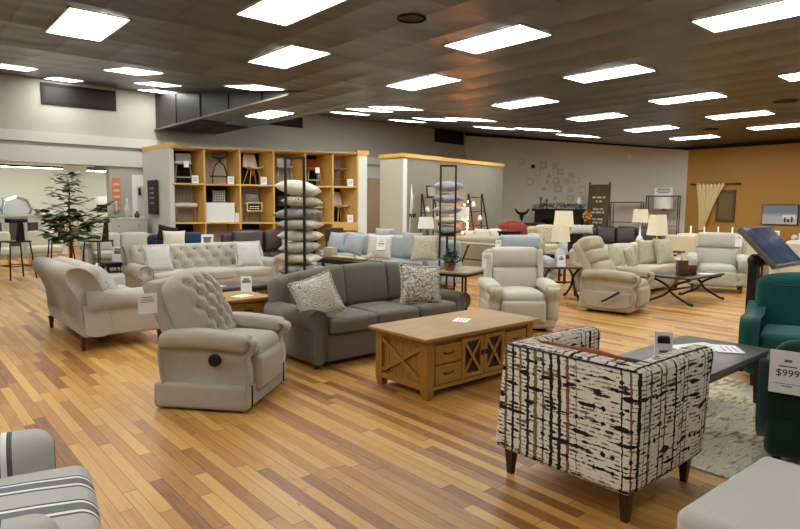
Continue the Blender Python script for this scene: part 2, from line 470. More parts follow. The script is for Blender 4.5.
# dark grilles high on the back wall
def wall_grille(name, x0, x1, z0, z1):
    f = MB(); y0, y1 = YB-.04, YB
    f.bb(x0, x1, y0, y1, z0, z0+.07).bb(x0, x1, y0, y1, z1-.07, z1).bb(x0, x0+.07, y0, y1, z0+.07, z1-.07).bb(x1-.07, x1, y0, y1, z0+.07, z1-.07)
    o = struct(name, f, TRIMB)
    MB().bb(x0+.07, x1-.07, y0+.02, y1, z0+.07, z1-.07).build('pane', plain('vent_pane', rgb(38, 34, 32), .5, .3, var=.4, scale=3), o, False)
wall_grille('wall_vent_1', 3.12, 4.82, 4.02, 4.53)
wall_grille('wall_vent_2', 16.4, 18.0, 4.12, 4.62)
wall_grille('wall_vent_3', 9.0, 10.46, 4.1, 4.42)
# doors in the back wall
d = struct('door_1', MB().bb(5.15, 5.95, YB-.03, YB, 0, 2.4), WHITE)
for zz in (.35, 1.3): MB().bb(5.27, 5.50, YB-.036, YB-.03, zz, zz+.8).bb(5.6, 5.83, YB-.036, YB-.03, zz, zz+.8).build('panel', BANDW, d, False)
MB().bb(5.30, 5.36, YB-.08, YB-.03, 1.85, 2.05).build('coat_hook', BLACKM, d, False)
struct('door_2', MB().bb(13.1, 14.1, YB-.03, YB, 0, 2.5), plain('tan_door', rgb(186, 158, 132), .7))
# ---------------------------------------------------------------- furniture builders
def lean(back, top):
    """callback: shifts y with height (for leaned backs); h = half sizes"""
    def f(o, h): o.y += back*(o.z+h[2])/(2*h[2]); return o
    return f
def roll_profile(w, zb, zt, r, side, out=.05):
    """arm profile in (x, z): upright panel with a roll that overhangs outward; side=+1 outward is +x"""
    cz = zt-r; pts = []
    pts.append((-w/2, zb)); pts.append((w/2, zb)); pts.append((w/2, cz-r*.75))
    for k in range(9):
        a = -PI/2+.5+(PI+.35)*k/8
        pts.append((out+r*math.cos(a)*1.05, cz+r*math.sin(a)))
    pts.append((-w/2, cz+r*.35))
    pts = [(side*x, z) for x, z in pts]
    if side < 0: pts.reverse()
    return chaikin(pts, 2)

def price_tag(parent, x, y, z, w, h, rz, lines, rx=0, big=None):
    """card with lines of print; it hangs on its thing and moves with it"""
    c = MB().bb(-w/2, w/2, -.002, .002, -h/2, h/2).build('price_tag', PAPER, parent, False, 'white price tag')
    c.location = (x, y, z); c.rotation_euler = (rx, 0, rz)
    yy = h*.36
    k = 0
    for ln, sz, ink in lines:
        if isinstance(ln, str):
            text('lettering', ln, sz, ink, c, (0, -.0035, yy-sz*.5))
        else:
            MB().bb(-w*ln/2, w*ln/2, -.0035, -.002, yy-sz, yy-sz*.5).build('printed_line', ink, c, False)
        yy -= sz*1.5
    return c
SMALLTAG = [(.5, .012, GREYINK), (.7, .008, GREYINK), (.7, .008, GREYINK), (.7, .008, GREYINK)]

def tuft_fn(cols, rows, z0, z1, xw, depth, rad, front=-1, stag=True, crease=.35):
    """displaces the front face of a back into a diamond button grid; returns (fn, lattice)"""
    pts = []
    for r in range(rows):
        z = z0+(z1-z0)*r/max(1, rows-1)
        n = cols-(1 if (stag and r % 2) else 0)
        st = xw*2/(cols-1)
        for c in range(n):
            pts.append((-xw+st*c+(st/2 if (stag and r % 2) else 0), z))
    def f(o, h):
        if o.y*front > 0:
            d = 0
            for px, pz in pts:
                q = (o.x-px)**2+(o.z-pz)**2
                if q < (rad*4)**2: d += depth*math.exp(-q/(rad*rad))
            for i, (ax, az) in enumerate(pts):
                for bx, bz in pts[i+1:]:
                    if 0 < bz-az < (z1-z0)/max(1, rows-1)*1.2 and abs(bx-ax) < xw*2/(cols-1)*.7:
                        t = max(0, min(1, ((o.x-ax)*(bx-ax)+(o.z-az)*(bz-az))/((bx-ax)**2+(bz-az)**2)))
                        q = (o.x-ax-t*(bx-ax))**2+(o.z-az-t*(bz-az))**2
                        if q < rad*rad: d += depth*crease*math.exp(-q/(rad*.35)**2)
            o.y -= front*min(d, depth*1.1)*min(1, abs(o.y)/h[1])
        return o
    return f, pts

def sofa(name, label, cat, loc, rz, mat, W=2.2, D=.92, Hb=.88, arm_h=.62, arm_w=.2, seat_h=.46, nseat=3, nback=3, arm='roll', legs=.1,
         legmat=None, backmode='cushion', group=None, piping=None, backr=.1, seat_depth=None, skirt=False, arms=(-1, 1), lean_=.10, cushmat=None, back_arch=0):
    t = thing(name, label, cat, loc, rz, group)
    legmat = legmat or DARKLEG; cushmat = cushmat or mat
    iw = W-arm_w*len(arms); cx = 0 if len(arms) == 2 else -arms[0]*arm_w/2*-1*-1 if arms else 0
    if len(arms) == 1: cx = -arms[0]*arm_w/2
    f0, f1 = -D/2, D/2
    # base rail
    MB().rbox(cx, .02, (legs+seat_h-.14)/2, iw+.01, D-.10, seat_h-.14-legs, .025, 2, 2).build('base', mat, t)
    # back frame
    bt = .2 if backmode != 'frame' else .24
    def bf(o, h):
        o.y += lean_*(o.z+h[2])/(2*h[2])
        if back_arch and o.z > 0: o.z += back_arch*(1-(o.x/h[0])**2)*(o.z/h[2])
        return o
    MB().rbox(cx if len(arms) != 2 else 0, f1-bt/2-.04, (legs+Hb)/2+.0, W-.06 if len(arms) == 2 else iw+.06, bt, Hb-legs, backr, 4, (10, 1, 4), fn=bf).build('backrest', mat, t)
    # arms
    for s in arms:
        x = s*(W/2-arm_w/2)
        if arm == 'roll':
            m = MB().at(x=x); m.extr(roll_profile(arm_w*.72, legs, arm_h, .105, s, .03), 'y', f0+.02, f1-.05, .03)
            m.build('arm', mat, t, 'all')
        elif arm == 'pad':
            m = MB(); m.rbox(x, 0, (legs+arm_h-.08)/2, arm_w*.86, D-.06, arm_h-.08-legs, .05, 3, 2)
            m.rbox(x, -.01, arm_h-.07, arm_w*1.12, D-.1, .16, .075, 4, 3, (0, 0, .01)); m.build('arm', mat, t)
        else:
            MB().rbox(x, 0, (legs+arm_h)/2, arm_w, D-.04, arm_h-legs, .04, 3, 3, .008).build('arm', mat, t)
    # seat cushions
    sd = D-bt-.02
    cw = iw/nseat
    for i in range(nseat):
        m = MB(); m.rbox(cx-iw/2+cw*(i+.5), f0+sd/2-.01, seat_h-.06, cw-.008, sd, .16, .045, 4, 5, (0, .012, .022)); m.build('seat_cushion', cushmat, t)
    if backmode == 'cushion':
        bw = iw/nback
        for i in range(nback):
            m = MB().at(x=cx-iw/2+bw*(i+.5), y=f1-bt-.10, z=seat_h+.02+(Hb-seat_h)/2, rx=-.18)
            m.rbox(0, 0, 0, bw-.01, .18, Hb-seat_h+.04, .075, 4, 5, (0, .04, .02)); m.build('back_cushion', cushmat, t)
    if skirt:
        MB().rbox(0, 0, .09, W-.02, D-.04, .16, .02, 2, 2).build('skirt', mat, t)
    elif legs:
        for sx in (-1, 1):
            for sy in (-1, 1):
                MB().taper(sx*(W/2-.12), sy*(D/2-.1), 0, legs+.02, .03, .055).build('leg', legmat, t, False)
    return t

def recliner(label, loc, rz, mat, W=.86, D=.88, Hb=1.04, arm_h=.6, tuft=False, group=None, lever=None, button=None, wing=False, base='skirt', backlean=.25, cushions=2, tagat=None, legmat=None):
    t = thing('recliner', label, 'recliner', loc, rz, group)
    z0 = .03
    aw = .19; iw = W-2*aw+.02
    # side arms: YZ profile
    for s in (-1, 1):
        prof = chaikin([(-D/2+.08, .10), (-D/2+.05, .30), (-D/2+.10, .42), (-D/2+.01, .48), (-D/2, arm_h-.04), (-D/2+.05, arm_h-.005), (-D/2+.3, arm_h), (D/2-.24, arm_h-.02), (D/2-.10, arm_h-.04), (D/2-.12, .25), (D/2-.17, .10)], 2)
        m = MB().at(x=s*(W/2-aw/2)); m.extr(prof, 'x', -aw*.42, aw*.42, .03, 4); arm_ = m.build('arm', mat, t, 'all')
        m = MB().at(x=s*(W/2-aw/2), z=arm_h-.02)
        def fa(o, h):
            o.z += .016*math.sin((o.y/h[1]+.6)*2)-.008; return o
        m.rbox(.01*s, -.035, -.004, aw*1.08, D-.17, .13, .056, 5, 6, (0, 0, .008), fn=fa); m.build('arm_pad', mat, t, 'all')
    # lower body
    if base == 'skirt':
        def fs(o, h):
            o.x *= 1+.03*(h[2]-o.z)/(2*h[2])*1.0; return o
        MB().rbox(0, -.005, .115, W-.018, D-.12, .20, .035, 3, 4, fn=fs).build('skirt', mat, t)
        for s in (-1, 1):
            MB().bb(s*(W/2-.10)-.004, s*(W/2-.10)+.004, -D/2+.045, -D/2+.07, .03, .2).build('skirt_pleat', BLACKM, t, False)
        MB().rbox(0, -.02, .02, W-.14, D-.3, .04, .01, 1, 1).build('base', BLACKM, t)
    elif base == 'legs':
        MB().rbox(0, 0, .27, W-.05, D-.12, .24, .03, 3, 3).build('body', mat, t)
        for sx in (-1, 1):
            for sy in (-1, 1): MB().taper(sx*(W/2-.1), sy*(D/2-.12), 0, .17, .032, .055).build('leg', legmat or DARKLEG, t, False)
    else:
        MB().rbox(0, .0, .2, W-.06, D-.16, .32, .05, 3, 3).build('body', mat, t)
        MB().rbox(0, .0, .03, W-.26, D-.4, .06, .01, 1, 1).build('base', BLACKM, t)
    # footrest panel and seat
    MB().rbox(0, -D/2+.07, .27, iw, .11, .30, .05, 4, 5, (0, .02, 0)).build('footrest', mat, t)
    MB().rbox(0, -.08, .43, iw, D-.24, .17, .075, 5, 6, (0, 0, .035)).build('seat_cushion', mat, t, 'all')
    # back
    bh = Hb-.40; bw = iw+.10
    b = thing_pivot = None
    rx = -backlean
    if tuft:
        fn0, pts = tuft_fn(4, 5, -bh*.30, bh*.33, bw*.34, .045, .045)
        def fn(o, h):
            u = o.x/h[0]
            if o.z > 0: o.z -= .05*u*u*(o.z/h[2])
            o.x *= 1-.06*(o.z/h[2]); return fn0(o, h)
        m = MB().at(y=D/2-.24, z=.40+bh/2, rx=rx); m.rbox(0, 0, 0, bw, .26, bh, .12, 6, (26, 2, 28), (0, .05, .02), fn=fn)
        bk = m.build('backrest', mat, t, 'all')
        for px, pz in pts:
            p = Matrix.Translation((0, D/2-.24, .40+bh/2)) @ Matrix.Rotation(rx, 4, 'X') @ Vector((px*(1-.06*pz/(bh/2)), -.135, pz))
            mm = MB(); mm.lathe([(.001, -.007), (.009, -.006), (.012, 0), (.009, .006), (.001, .007)], n=8); mm.v = [Matrix.Translation(p) @ Matrix.Rotation(PI/2, 4, 'X') @ v for v in mm.v]
            mm.build('button', mat, bk, 'all')
        m = MB().at(y=D/2-.08, z=.36+bh/2, rx=rx); m.rbox(0, 0, 0, bw-.0, .12, bh-.02, .05, 4, 3); m.build('back_panel', mat, t, 'all')
    else:
        m = MB().at(y=D/2-.12, z=.38+bh/2, rx=rx); m.rbox(0, 0, 0, bw+.05, .14, bh, .06, 4, 4); m.build('back_panel', mat, t, 'all')
        z = -bh/2+.06; hs = [bh*.52, bh*.42] if cushions == 2 else [bh*.34, bh*.30, bh*.30]
        for i, hh in enumerate(hs):
            m = MB().at(y=D/2-.12, z=.38+bh/2, rx=rx)
            m.rbox(0, -.11, z+hh/2, bw-.02, .19 if i < len(hs)-1 else .22, hh+.012, .07, 5, 6, (0, .035, .01)); m.build('back_cushion' if i < len(hs)-1 else 'headrest', mat, t, 'all')
            z += hh
    if wing:
        for s in (-1, 1):
            m = MB().at(x=s*(bw/2+.015), y=D/2-.2, z=.56+bh*.38, rx=rx); m.rbox(0, 0, 0, .08, .26, bh*.72, .038, 4, 4); m.build('wing', mat, t, 'all')
    if lever:
        s = lever; m = MB(); m.tube([(s*(W/2-.01), .02, .2), (s*(W/2+.02), .02, .2), (s*(W/2+.03), -.03, .22), (s*(W/2+.03), -.24, .36)], [.016, .016, .015, .020], 8); m.build('lever', BLACKM, t, 'all', 'dark lever')
    if button:
        s = button; x = s*(W/2-.012)
        m = MB().at(x=x, y=-.13, z=.41, ry=PI/2*s); m.lathe([(.001, .012), (.04, .012), (.045, .006), (.05, .0), (.05, -.02)], n=20); bt = m.build('recline_switch', BLACKM, t, True, 'round dark switch')
        m = MB().at(x=x+s*.014, y=-.13, z=.41, ry=PI/2*s); m.lathe([(.02, .0), (.028, .004), (.036, .0)], n=20, caps=False); m.build('switch_ring', TRIMB, bt)
    return t

def pillow(label, loc, rz, mat, w=.46, h=.46, t=.16, rx=-.25, ry=0, group=None, fringe=None, name='throw_pillow'):
    m = MB(); m.pillow(w, h, t, wrinkle=.012); o = m.build(name, mat, None, 'all'); tag(o, label, 'pillow', group)
    o.location = loc; o.rotation_mode = 'ZXY' if False else 'XYZ'
    M = Matrix.Translation(loc) @ Matrix.Rotation(rz, 4, 'Z') @ Matrix.Rotation(rx, 4, 'X') @ Matrix.Rotation(ry, 4, 'Y')
    o.matrix_world = M
    if fringe:
        m = MB(); n = 44
        def edge(k):
            a = k/n*4; sd, f = int(a) % 4, a-int(a); u = -1+2*f
            pr = .08
            if sd == 0: p = (u*w/2, -h/2*(1-pr*(1-u*u)))
            elif sd == 1: p = (w/2*(1-pr*(1-u*u)), u*h/2)
            elif sd == 2: p = (-u*w/2, h/2*(1-pr*(1-u*u)))
            else: p = (-w/2*(1-pr*(1-u*u)), -u*h/2)
            return Vector((p[0], 0, p[1]))
        pts = []
        for k in range(n*2):
            p = edge(k/2); q = p*(1+(.05 if k % 2 else .0)); q.y = .012*math.sin(k*2.1); pts.append(q)
        m.tube(pts, .011, 5, True); m.build('ruffle', fringe, o, 'all')
    return o

def ladder_table_leg(m, x, y, z, r=.012): pass

def lamp(label, loc, shade_r0, shade_r1, shade_h, total, shade_mat, base_mat, group=None, kind='urn'):
    t = thing('table_lamp', label, 'lamp', loc, 0, group)
    zs = total-shade_h
    if kind == 'urn':
        MB().lathe([(.001, 0), (.075, 0), (.08, .015), (.03, .03), (.035, .06), (.085, .13), (.095, .2), (.06, .28), (.025, .32), (.02, zs-.02), (.001, zs-.02)], n=20).build('base', base_mat, t, 'all')
    elif kind == 'post':
        MB().lathe([(.001, 0), (.09, 0), (.09, .02), (.012, .03), (.012, zs+.05), (.001, zs+.05)], n=16).build('base', base_mat, t, 'all')
    MB().lathe([(shade_r0, 0), (shade_r1, shade_h), (shade_r1-.004, shade_h), (shade_r0-.004, 0)], cz=zs, n=28, caps=False).build('lamp_shade', shade_mat, t, True)
    return t

def metal_shelf(name, label, loc, rz, W, D, Hh, levels, wmat, r=.012, group=None, lean_=0):
    t = thing(name, label, 'shelf', loc, rz, group)
    f = MB()
    for sx in (-1, 1):
        f.bb(sx*W/2-r, sx*W/2+r, D/2-2*r, D/2, 0, Hh); f.bb(sx*W/2-r, sx*W/2+r, -D/2, -D/2+2*r, 0, Hh)
        f.bb(sx*W/2-r, sx*W/2+r, -D/2, D/2, Hh-2*r, Hh)
    f.bb(-W/2, W/2, D/2-2*r, D/2, Hh-2*r, Hh); f.bb(-W/2, W/2, -D/2, -D/2+2*r, Hh-2*r, Hh)
    f.build('frame', BLACKM, t, False)
    for z in levels: MB().bb(-W/2+r, W/2-r, -D/2+r, D/2-r, z-.012, z+.012).build('shelf_board', wmat, t, False)
    return t

def sheet(label, loc, rz, w, h, mat=None, name='price_sheet', group=None, tilt=0, cat='paper', lines=True):
    """a paper lying flat"""
    o = MB().bb(-w/2, w/2, -h/2, h/2, 0, .002).build(name, mat or PAPER, None, False); tag(o, label, cat, group, loc=loc, rot=(tilt, 0, rz))
    if lines:
        for k in range(3): MB().bb(-w*.35, w*.3, -h*.3+k*h*.22, -h*.3+k*h*.22+h*.04, .002, .0026).build('printed_line', GREYINK, o, False)
    return o
def sign_holder(label, loc, rz, w=.13, h=.19, lines=None, tilt=-.15, name='sign_holder', group=None, cat='sign'):
    t = thing(name, label, cat, loc, rz, group)
    m = MB().at(rx=tilt); m.bb(-w/2, w/2, -.002, .002, 0, h); c = m.build('card', PAPER, t, False)
    MB().bb(-w/2, w/2, -.01, .07, 0, .004).build('foot', plain('acrylic_'+name, rgb(220, 225, 228), .15, .6), t, False)
    if lines:
        z = h*.82
        for ln, sz, ink in lines:
            if isinstance(ln, str): text('lettering', ln, sz, ink, t, (0, -.004-(z)*math.tan(-tilt)*-1*1.0, z), (R(90)+tilt, 0, 0))
            else:
                m = MB().at(rx=tilt); m.bb(-w*ln/2, w*ln/2, -.0035, -.002, z-sz/2, z+sz/2); m.build('printed_line', ink, t, False)
            z -= sz*1.7
    return t
# ---------------------------------------------------------------- fabrics and woods
DARKLEG = plain('dark_leg_wood', rgb(58, 34, 24), .35, .5)
BEIGE = fabric('beige_linen', rgb(174, 165, 151))
BEIGE2 = fabric('loveseat_grey_beige', rgb(180, 173, 160), .12)
CHAR = fabric('charcoal_chenille', rgb(112, 106, 95), .16, 320, 9)
CREAM = fabric('cream_pinstripe', rgb(196, 189, 174), .08)
TAN = fabric('tan_chenille', rgb(178, 166, 146), .2, 240, 22)
KHAKI = fabric('khaki_sofa_fabric', rgb(190, 182, 158), .14)
LGREY = fabric('light_grey_linen', rgb(200, 197, 188), .1, 200, 40)
BLUEG = fabric('pale_blue_grey', rgb(162, 170, 174), .1)
GREIGE = fabric('greige_sofa', rgb(168, 160, 140), .12)
SAGEF = fabric('recliner_grey_sage', rgb(184, 182, 168), .1)
TEAL = fabric('teal_velvet', rgb(8, 84, 76), .35, 120, 7, .4, .1)
TEALD = fabric('deep_green_velvet', rgb(14, 48, 40), .3, 120, 7, .35, .1)
RUST = fabric('rust_fabric', rgb(150, 70, 42), .15)
NAVY = fabric('navy_fabric', rgb(38, 56, 84), .2)
LEATHER = plain('dark_brown_leather', rgb(58, 44, 38), .35, .5, var=.3, scale=6)
OAK = wood('honey_wood', rgb(176, 132, 58), rgb(134, 94, 38), 0, .5)
OAKV = wood('honey_wood_upright', rgb(172, 124, 56), rgb(140, 96, 40), 2, .5, scale=5)
OAKTOP = wood('weathered_table_top', rgb(176, 140, 84), rgb(144, 108, 60), 0, .45)
PINE = wood('pale_pine', rgb(224, 184, 104), rgb(204, 158, 78), 2, .55)
DARKTOP = wood('charcoal_table_top', rgb(88, 84, 80), rgb(58, 54, 52), 0, .3)
ESPR = wood('espresso_wood', rgb(62, 46, 38), rgb(38, 28, 24), 0, .35)
GREYWOOD = wood('rustic_grey_wood', rgb(160, 146, 124), rgb(112, 100, 84), 0, .5)
BROWNWOOD = wood('brown_wood', rgb(104, 72, 48), rgb(66, 44, 30), 0, .4)
GLASSY = plain('clear_acrylic', rgb(210, 216, 218), .12, .6)

def abstract_mat():
    m = Mat('abstract_brush_print', .9, .15); x, y, z = m.coords(); n = m.normal()
    top = n[2].abs().gt(.75)
    h = x+y; h = h+0.0; v = z*1.0
    h = h*(1-top)+(x-y*.02)*top; v = z*(1-top)+y*top
    wob = m.noise(m.vec(h*2, v*5), 4, 3)-.5; fine = m.noise(m.vec(h*40, v*40), 1.5, 2)-.5
    # upright strokes
    c = (h*19+wob*.35+fine*.25); ci = c.floor(); r1 = m.white(m.vec(ci, 2.0)); r2 = m.white(m.vec(ci, 9.0))
    wid = (r1*.24+.04)*(m.noise(m.vec(ci*7, v*26), 1.5, 3)*1.5+.25)
    up = (c.frac()-.5).abs().lt(wid)*r2.gt(.34)
    upc = m.ramp(m.white(m.vec(ci, 4.0)), [(0, rgb(40, 34, 36)), (.50, rgb(46, 40, 42)), (.56, rgb(124, 108, 76)), (.86, rgb(106, 96, 70)), (.96, rgb(128, 84, 74))])
    # level dashes
    d = v*46+wob*.5+fine*.4; di = d.floor(); rr = m.white(m.vec(di, 1.0))
    lo = m.noise(m.vec(h*8, di*3.7), 1.6, 4, .65)
    dash = (d.frac()-.5).abs().lt((lo-.46)*3.2*(rr*.8+.3))
    dc = m.ramp(m.white(m.vec(di, (h*7).floor())), [(0, rgb(38, 34, 38)), (.55, rgb(60, 54, 54)), (.62, rgb(128, 114, 82)), (.90, rgb(140, 126, 98)), (.96, rgb(150, 104, 92))])
    # fat dark level bars and lozenges where they cross uprights
    e = v*13+wob*.35; ei = e.floor(); bar = (e.frac()-.5).abs().lt((m.noise(m.vec(h*5, ei*5.1), 1.5, 3)-.49)*1.1)
    lz = ((c.frac()-.5).abs()*.8+(e.frac()-.5).abs()*1.3).lt(.26)*m.white(m.vec(ci, ei)).gt(.74)
    c0 = m.mix(m.noise(m.obj(), 30, 3), rgb(232, 226, 212), rgb(216, 206, 188))
    c1 = m.mix(dash, c0, dc); c2 = m.mix(up, c1, upc); c3 = m.mix(bar.max(lz), c2, rgb(42, 34, 34))
    m.color(c3).bump(m.noise(m.obj(), 250, 2), .2, .003)
    return m.m
ABSTR = abstract_mat()

# ---- abstract print club chair, opening towards +X (local front is -Y, turned 90 degrees)
def club_chair():
    t = thing('club_chair', 'square tub chair in cream fabric with black, olive and rust brush strokes', 'armchair', (3.19, 1.82, 0), R(90))
    W, D, Z0, Z1 = .88, .96, .17, .80
    def fb(o, h):  # back leans in towards the top
        k = (o.z+h[2])/(2*h[2]); o.y -= .07*k; return o
    m = MB().at(y=D/2-.09, z=(Z0+Z1)/2); m.rbox(0, 0, 0, W, .17, Z1-Z0, .045, 4, (10, 1, 8), (0, .012, .012), fn=fb); m.build('backrest', ABSTR, t)
    for s in (-1, 1):
        def fa(o, h):
            k = (o.z+h[2])/(2*h[2])
            if o.y < 0: o.y -= .09*k*(-o.y/h[1])
            o.x += s*.012*math.sin((o.y)*22)*(1-abs(o.z/h[2])**4)*min(1, max(0, .8-o.y/h[1])) if o.x*s > 0 else 0
            return o
        m = MB().at(x=s*(W/2-.075), y=-.03, z=(Z0+Z1)/2); m.rbox(0, 0, 0, .15, D-.22, Z1-Z0-.0, .045, 4, (2, 14, 8), (.01, 0, .006), fn=fa); m.build('arm', ABSTR, t)
    MB().rbox(0, -.03, .27, W-.26, D-.22, .2, .03, 2, 3).build('base', ABSTR, t)
    MB().rbox(0, -.08, .41, W-.30, D-.30, .14, .05, 4, 5, (0, 0, .03)).build('seat_cushion', ABSTR, t)
    for sx in (-1, 1):
        MB().taper(sx*(W/2-.07), D/2-.1, 0, .18, .032, .062, 0, .0).build('leg', DARKLEG, t, False)
        MB().taper(sx*(W/2-.08), -D/2+.16, 0, .18, .032, .062).build('leg', DARKLEG, t, False)
    # piping along outer top edges
    m = MB(); m.tube([(-W/2+.03, D/2-.075, Z1-.004), (W/2-.03, D/2-.075, Z1-.004)], .005, 6); m.build('piping', BLACKM, t, 'all')
club_chair()
pillow('rust orange pillow inside the brush print tub chair', (3.10, 1.84, .66), R(90), RUST, .56, .40, .16, rx=-.75)

# ---- wooden coffee table with crossed boards
def barn_table():
    t = thing('coffee_table', 'honey wood storage coffee table with crossed barn boards and drawers', 'coffee table', (4.03, 3.81, 0), 0)
    L, Dp, Hh = 1.41, .67, .535
    MB().rbox(0, 0, Hh-.0125, L+.12, Dp+.10, .03, .008, 2, 1).build('top', OAKTOP, t)
    MB().bb(-L/2+.03, L/2-.03, -Dp/2+.03, Dp/2-.03, .075, Hh-.028).build('case', OAKV, t, False)
    for sx in (-1, 1):
        for sy in (-1, 1):
            m = MB(); x, y = sx*(L/2-.04), sy*(Dp/2-.04); m.bb(x-.042, x+.042, y-.042, y+.042, .07, Hh-.028); m.taper(x, y, 0, .071, .055, .084); m.build('leg', OAKV, t, False)
    for sx in (-1, 1):
        x = sx*(L/2-.02)
        MB().bb(x-.014, x+.014, -Dp/2+.08, Dp/2-.08, Hh-.085, Hh-.028).build('rail', OAK, t, False)
        MB().bb(x-.014, x+.014, -Dp/2+.08, Dp/2-.08, .075, .125).build('rail', OAK, t, False)
        for sg in (-1, 1):
            ang = math.atan2(.29, Dp-.16)*sg
            m = MB().at(x=x+sx*(.008+.003*sg), z=.29, rx=ang); m.box(0, 0, 0, .022, math.hypot(.29, Dp-.16)-.02, .034); m.build('cross_board', OAK, t, False)
        for k in range(-3, 4): MB().bb(x-sx*.012, x-sx*.008, k*.09-.002, k*.09+.002, .125, Hh-.085).build('board_groove', BROWNWOOD, t, False)
    # front (facing -Y): drawer stack, two doors, drawer stack
    for sy in (-1,):
        y = sy*(Dp/2-.02)
        MB().bb(-L/2+.08, L/2-.08, y-.012, y+.012, .075, .11).build('rail', OAK, t, False)
        MB().bb(-L/2+.08, L/2-.08, y-.012, y+.012, Hh-.06, Hh-.028).build('rail', OAK, t, False)
        for x0 in (-L/2+.09, L/2-.09-.32):
            for z0 in (.118, .291):
                d = MB().rbox(x0+.16, y-.008, z0+.08, .305, .024, .158, .004, 1, 1).build('drawer', OAK, t, False)
                MB().tube([(x0+.105, y-.020, z0+.092), (x0+.11, y-.034, z0+.089), (x0+.16, y-.038, z0+.085), (x0+.21, y-.034, z0+.089), (x0+.215, y-.020, z0+.092)], .006, 6).build('handle', BLACKM, d, 'all')
            MB().bb(x0+.315 if x0 < 0 else x0-.015, x0+.335 if x0 < 0 else x0+.005, y-.014, y+.01, .11, Hh-.06).build('rail', OAKV, t, False)
        for i, x0 in enumerate((-.285, .005)):
            w_ = .28; zc = (.118+Hh-.065)/2; hh = Hh-.065-.118
            d = MB().bb(x0+.03, x0+w_-.03, y-.004, y+.004, .118, Hh-.065).build('door', BLACKM, t, False)
            m = MB(); m.bb(x0, x0+.04, y-.02, y, .118, Hh-.065).bb(x0+w_-.04, x0+w_, y-.02, y, .118, Hh-.065).bb(x0+.04, x0+w_-.04, y-.02, y, .118, .153).bb(x0+.04, x0+w_-.04, y-.02, y, Hh-.1, Hh-.065)
            m.build('door_frame', OAKV, d, False)
            for sg in (-1, 1):
                m = MB().at(x=x0+w_/2, y=y-.012-.003*sg, z=zc, ry=math.atan2(hh-.06, w_-.07)*sg); m.box(0, 0, 0, math.hypot(hh-.06, w_-.07), .012, .026); m.build('cross_board', OAK, d, False)
            MB().bb(x0+(w_-.03 if i == 0 else .012), x0+(w_-.012 if i == 0 else .03), y-.036, y-.018, zc+.0, zc+.045).build('handle', BLACKM, d, False)
    tg = MB().at(rx=.1).bb(L/2-.16, L/2-.09, -Dp/2-.045, -Dp/2-.043, .16, .24).build('hang_tag', PAPER, t, False, 'small white hang tag')
barn_table()
sheet('white price sheet lying on the barn board coffee table', (4.12, 3.84, .537), .5, .2, .14)

# ---- charcoal sofa
cs = sofa('sofa', 'charcoal grey three seat sofa with curved channelled back behind the wooden coffee table', 'sofa', (4.17, 5.26, 0), 0, CHAR, W=2.24, D=.94, Hb=.83, arm_h=.60, arm_w=.23, seat_h=.48, nseat=3,
          backmode='frame', legs=.05, back_arch=.09, backr=.11)
for i in range(3):
    def fch(o, h, i=i):
        if o.z > 0: o.z += (.085*(1-((o.x+(i-1)*.60)/1.05)**2))*(o.z/h[2])
        return o
    m = MB().at(x=(i-1)*.605, y=.21, z=.68, rx=-.16); m.rbox(0, 0, 0, .63, .22, .38, .055, 5, (6, 2, 5), (0, .03, .0), fn=fch); m.build('back_cushion', CHAR, cs, 'all')

def swirl_mat(name, a, b, c, sc_=14):
    m = Mat(name, .9, .15); v = m.voronoi(m.obj(), sc_); n = m.noise(m.obj(), sc_*1.2, 3)
    ring = ((v*5.0+n*1.2).frac()-.5).abs().lt(.13)
    pick = m.noise(m.obj(), sc_*.5, 1)
    m.color(m.mix(ring, a, m.mix(((pick-.45)*12).clamp(), b, c))).bump(n, .15, .004); return m.m
def script_mat(name, bg, ink, dens=.5):
    m = Mat(name, .9, .15); x, y, z = m.coords()
    n = m.noise(m.vec(x*20, y*20, z*34), 1.2, 4, .7); big = m.noise(m.obj(), 9, 2)
    k = ((n-.5).abs().lt(.035)).max((big-.5).abs().lt(.012))
    m.color(m.mix(k*dens, bg, ink)); return m.m
SWIRL = swirl_mat('swirl_print', rgb(214, 206, 190), rgb(128, 138, 160), rgb(120, 92, 80))
SCRIPT = script_mat('postcard_print', rgb(222, 212, 194), rgb(90, 78, 72), .85)
pillow('cream throw pillow with blue and brown swirls at the left of the charcoal sofa', (3.24, 4.98, .70), R(-24), SWIRL, .43, .43, .16, rx=-.42, ry=-.32, fringe=CREAM)
pillow('cream throw pillow with postcard script on the right of the charcoal sofa', (4.66, 5.00, .71), R(-22), SCRIPT, .48, .45, .17, rx=-.35, ry=.08, fringe=CREAM)

# ---- end table
def end_table():
    t = thing('end_table', 'square honey wood end table between the tufted recliner and the charcoal sofa', 'end table', (2.91, 6.08, 0), 0)
    MB().rbox(0, 0, .605, .56, .62, .035, .008, 2, 1).build('top', OAK, t)
    MB().bb(-.23, .23, -.26, .26, .12, .59).build('case', OAKV, t, False)
    for sx in (-1, 1):
        for sy in (-1, 1): MB().bb(sx*.22-.03, sx*.22+.03, sy*.25-.03, sy*.25+.03, 0, .588).build('leg', OAKV, t, False)
    for k in range(-2, 3): MB().bb(-.24, -.228, k*.09-.003, k*.09+.003, .13, .54).build('board_groove', BROWNWOOD, t, False)
    d = MB().bb(-.18, .18, -.276, -.26, .42, .56).build('drawer', OAK, t, False)
    MB().bb(-.05, .05, -.292, -.276, .485, .497).build('handle', BLACKM, d, False)
end_table()
sheet('white price sheet flat on the honey wood end table', (2.93, 5.98, .623), .4, .2, .15)
sign_holder('upright price card on the end table beside the charcoal sofa', (3.10, 6.22, .623), R(-25), .12, .18, [(.5, .016, GREYINK), (.75, .03, GREYINK)])

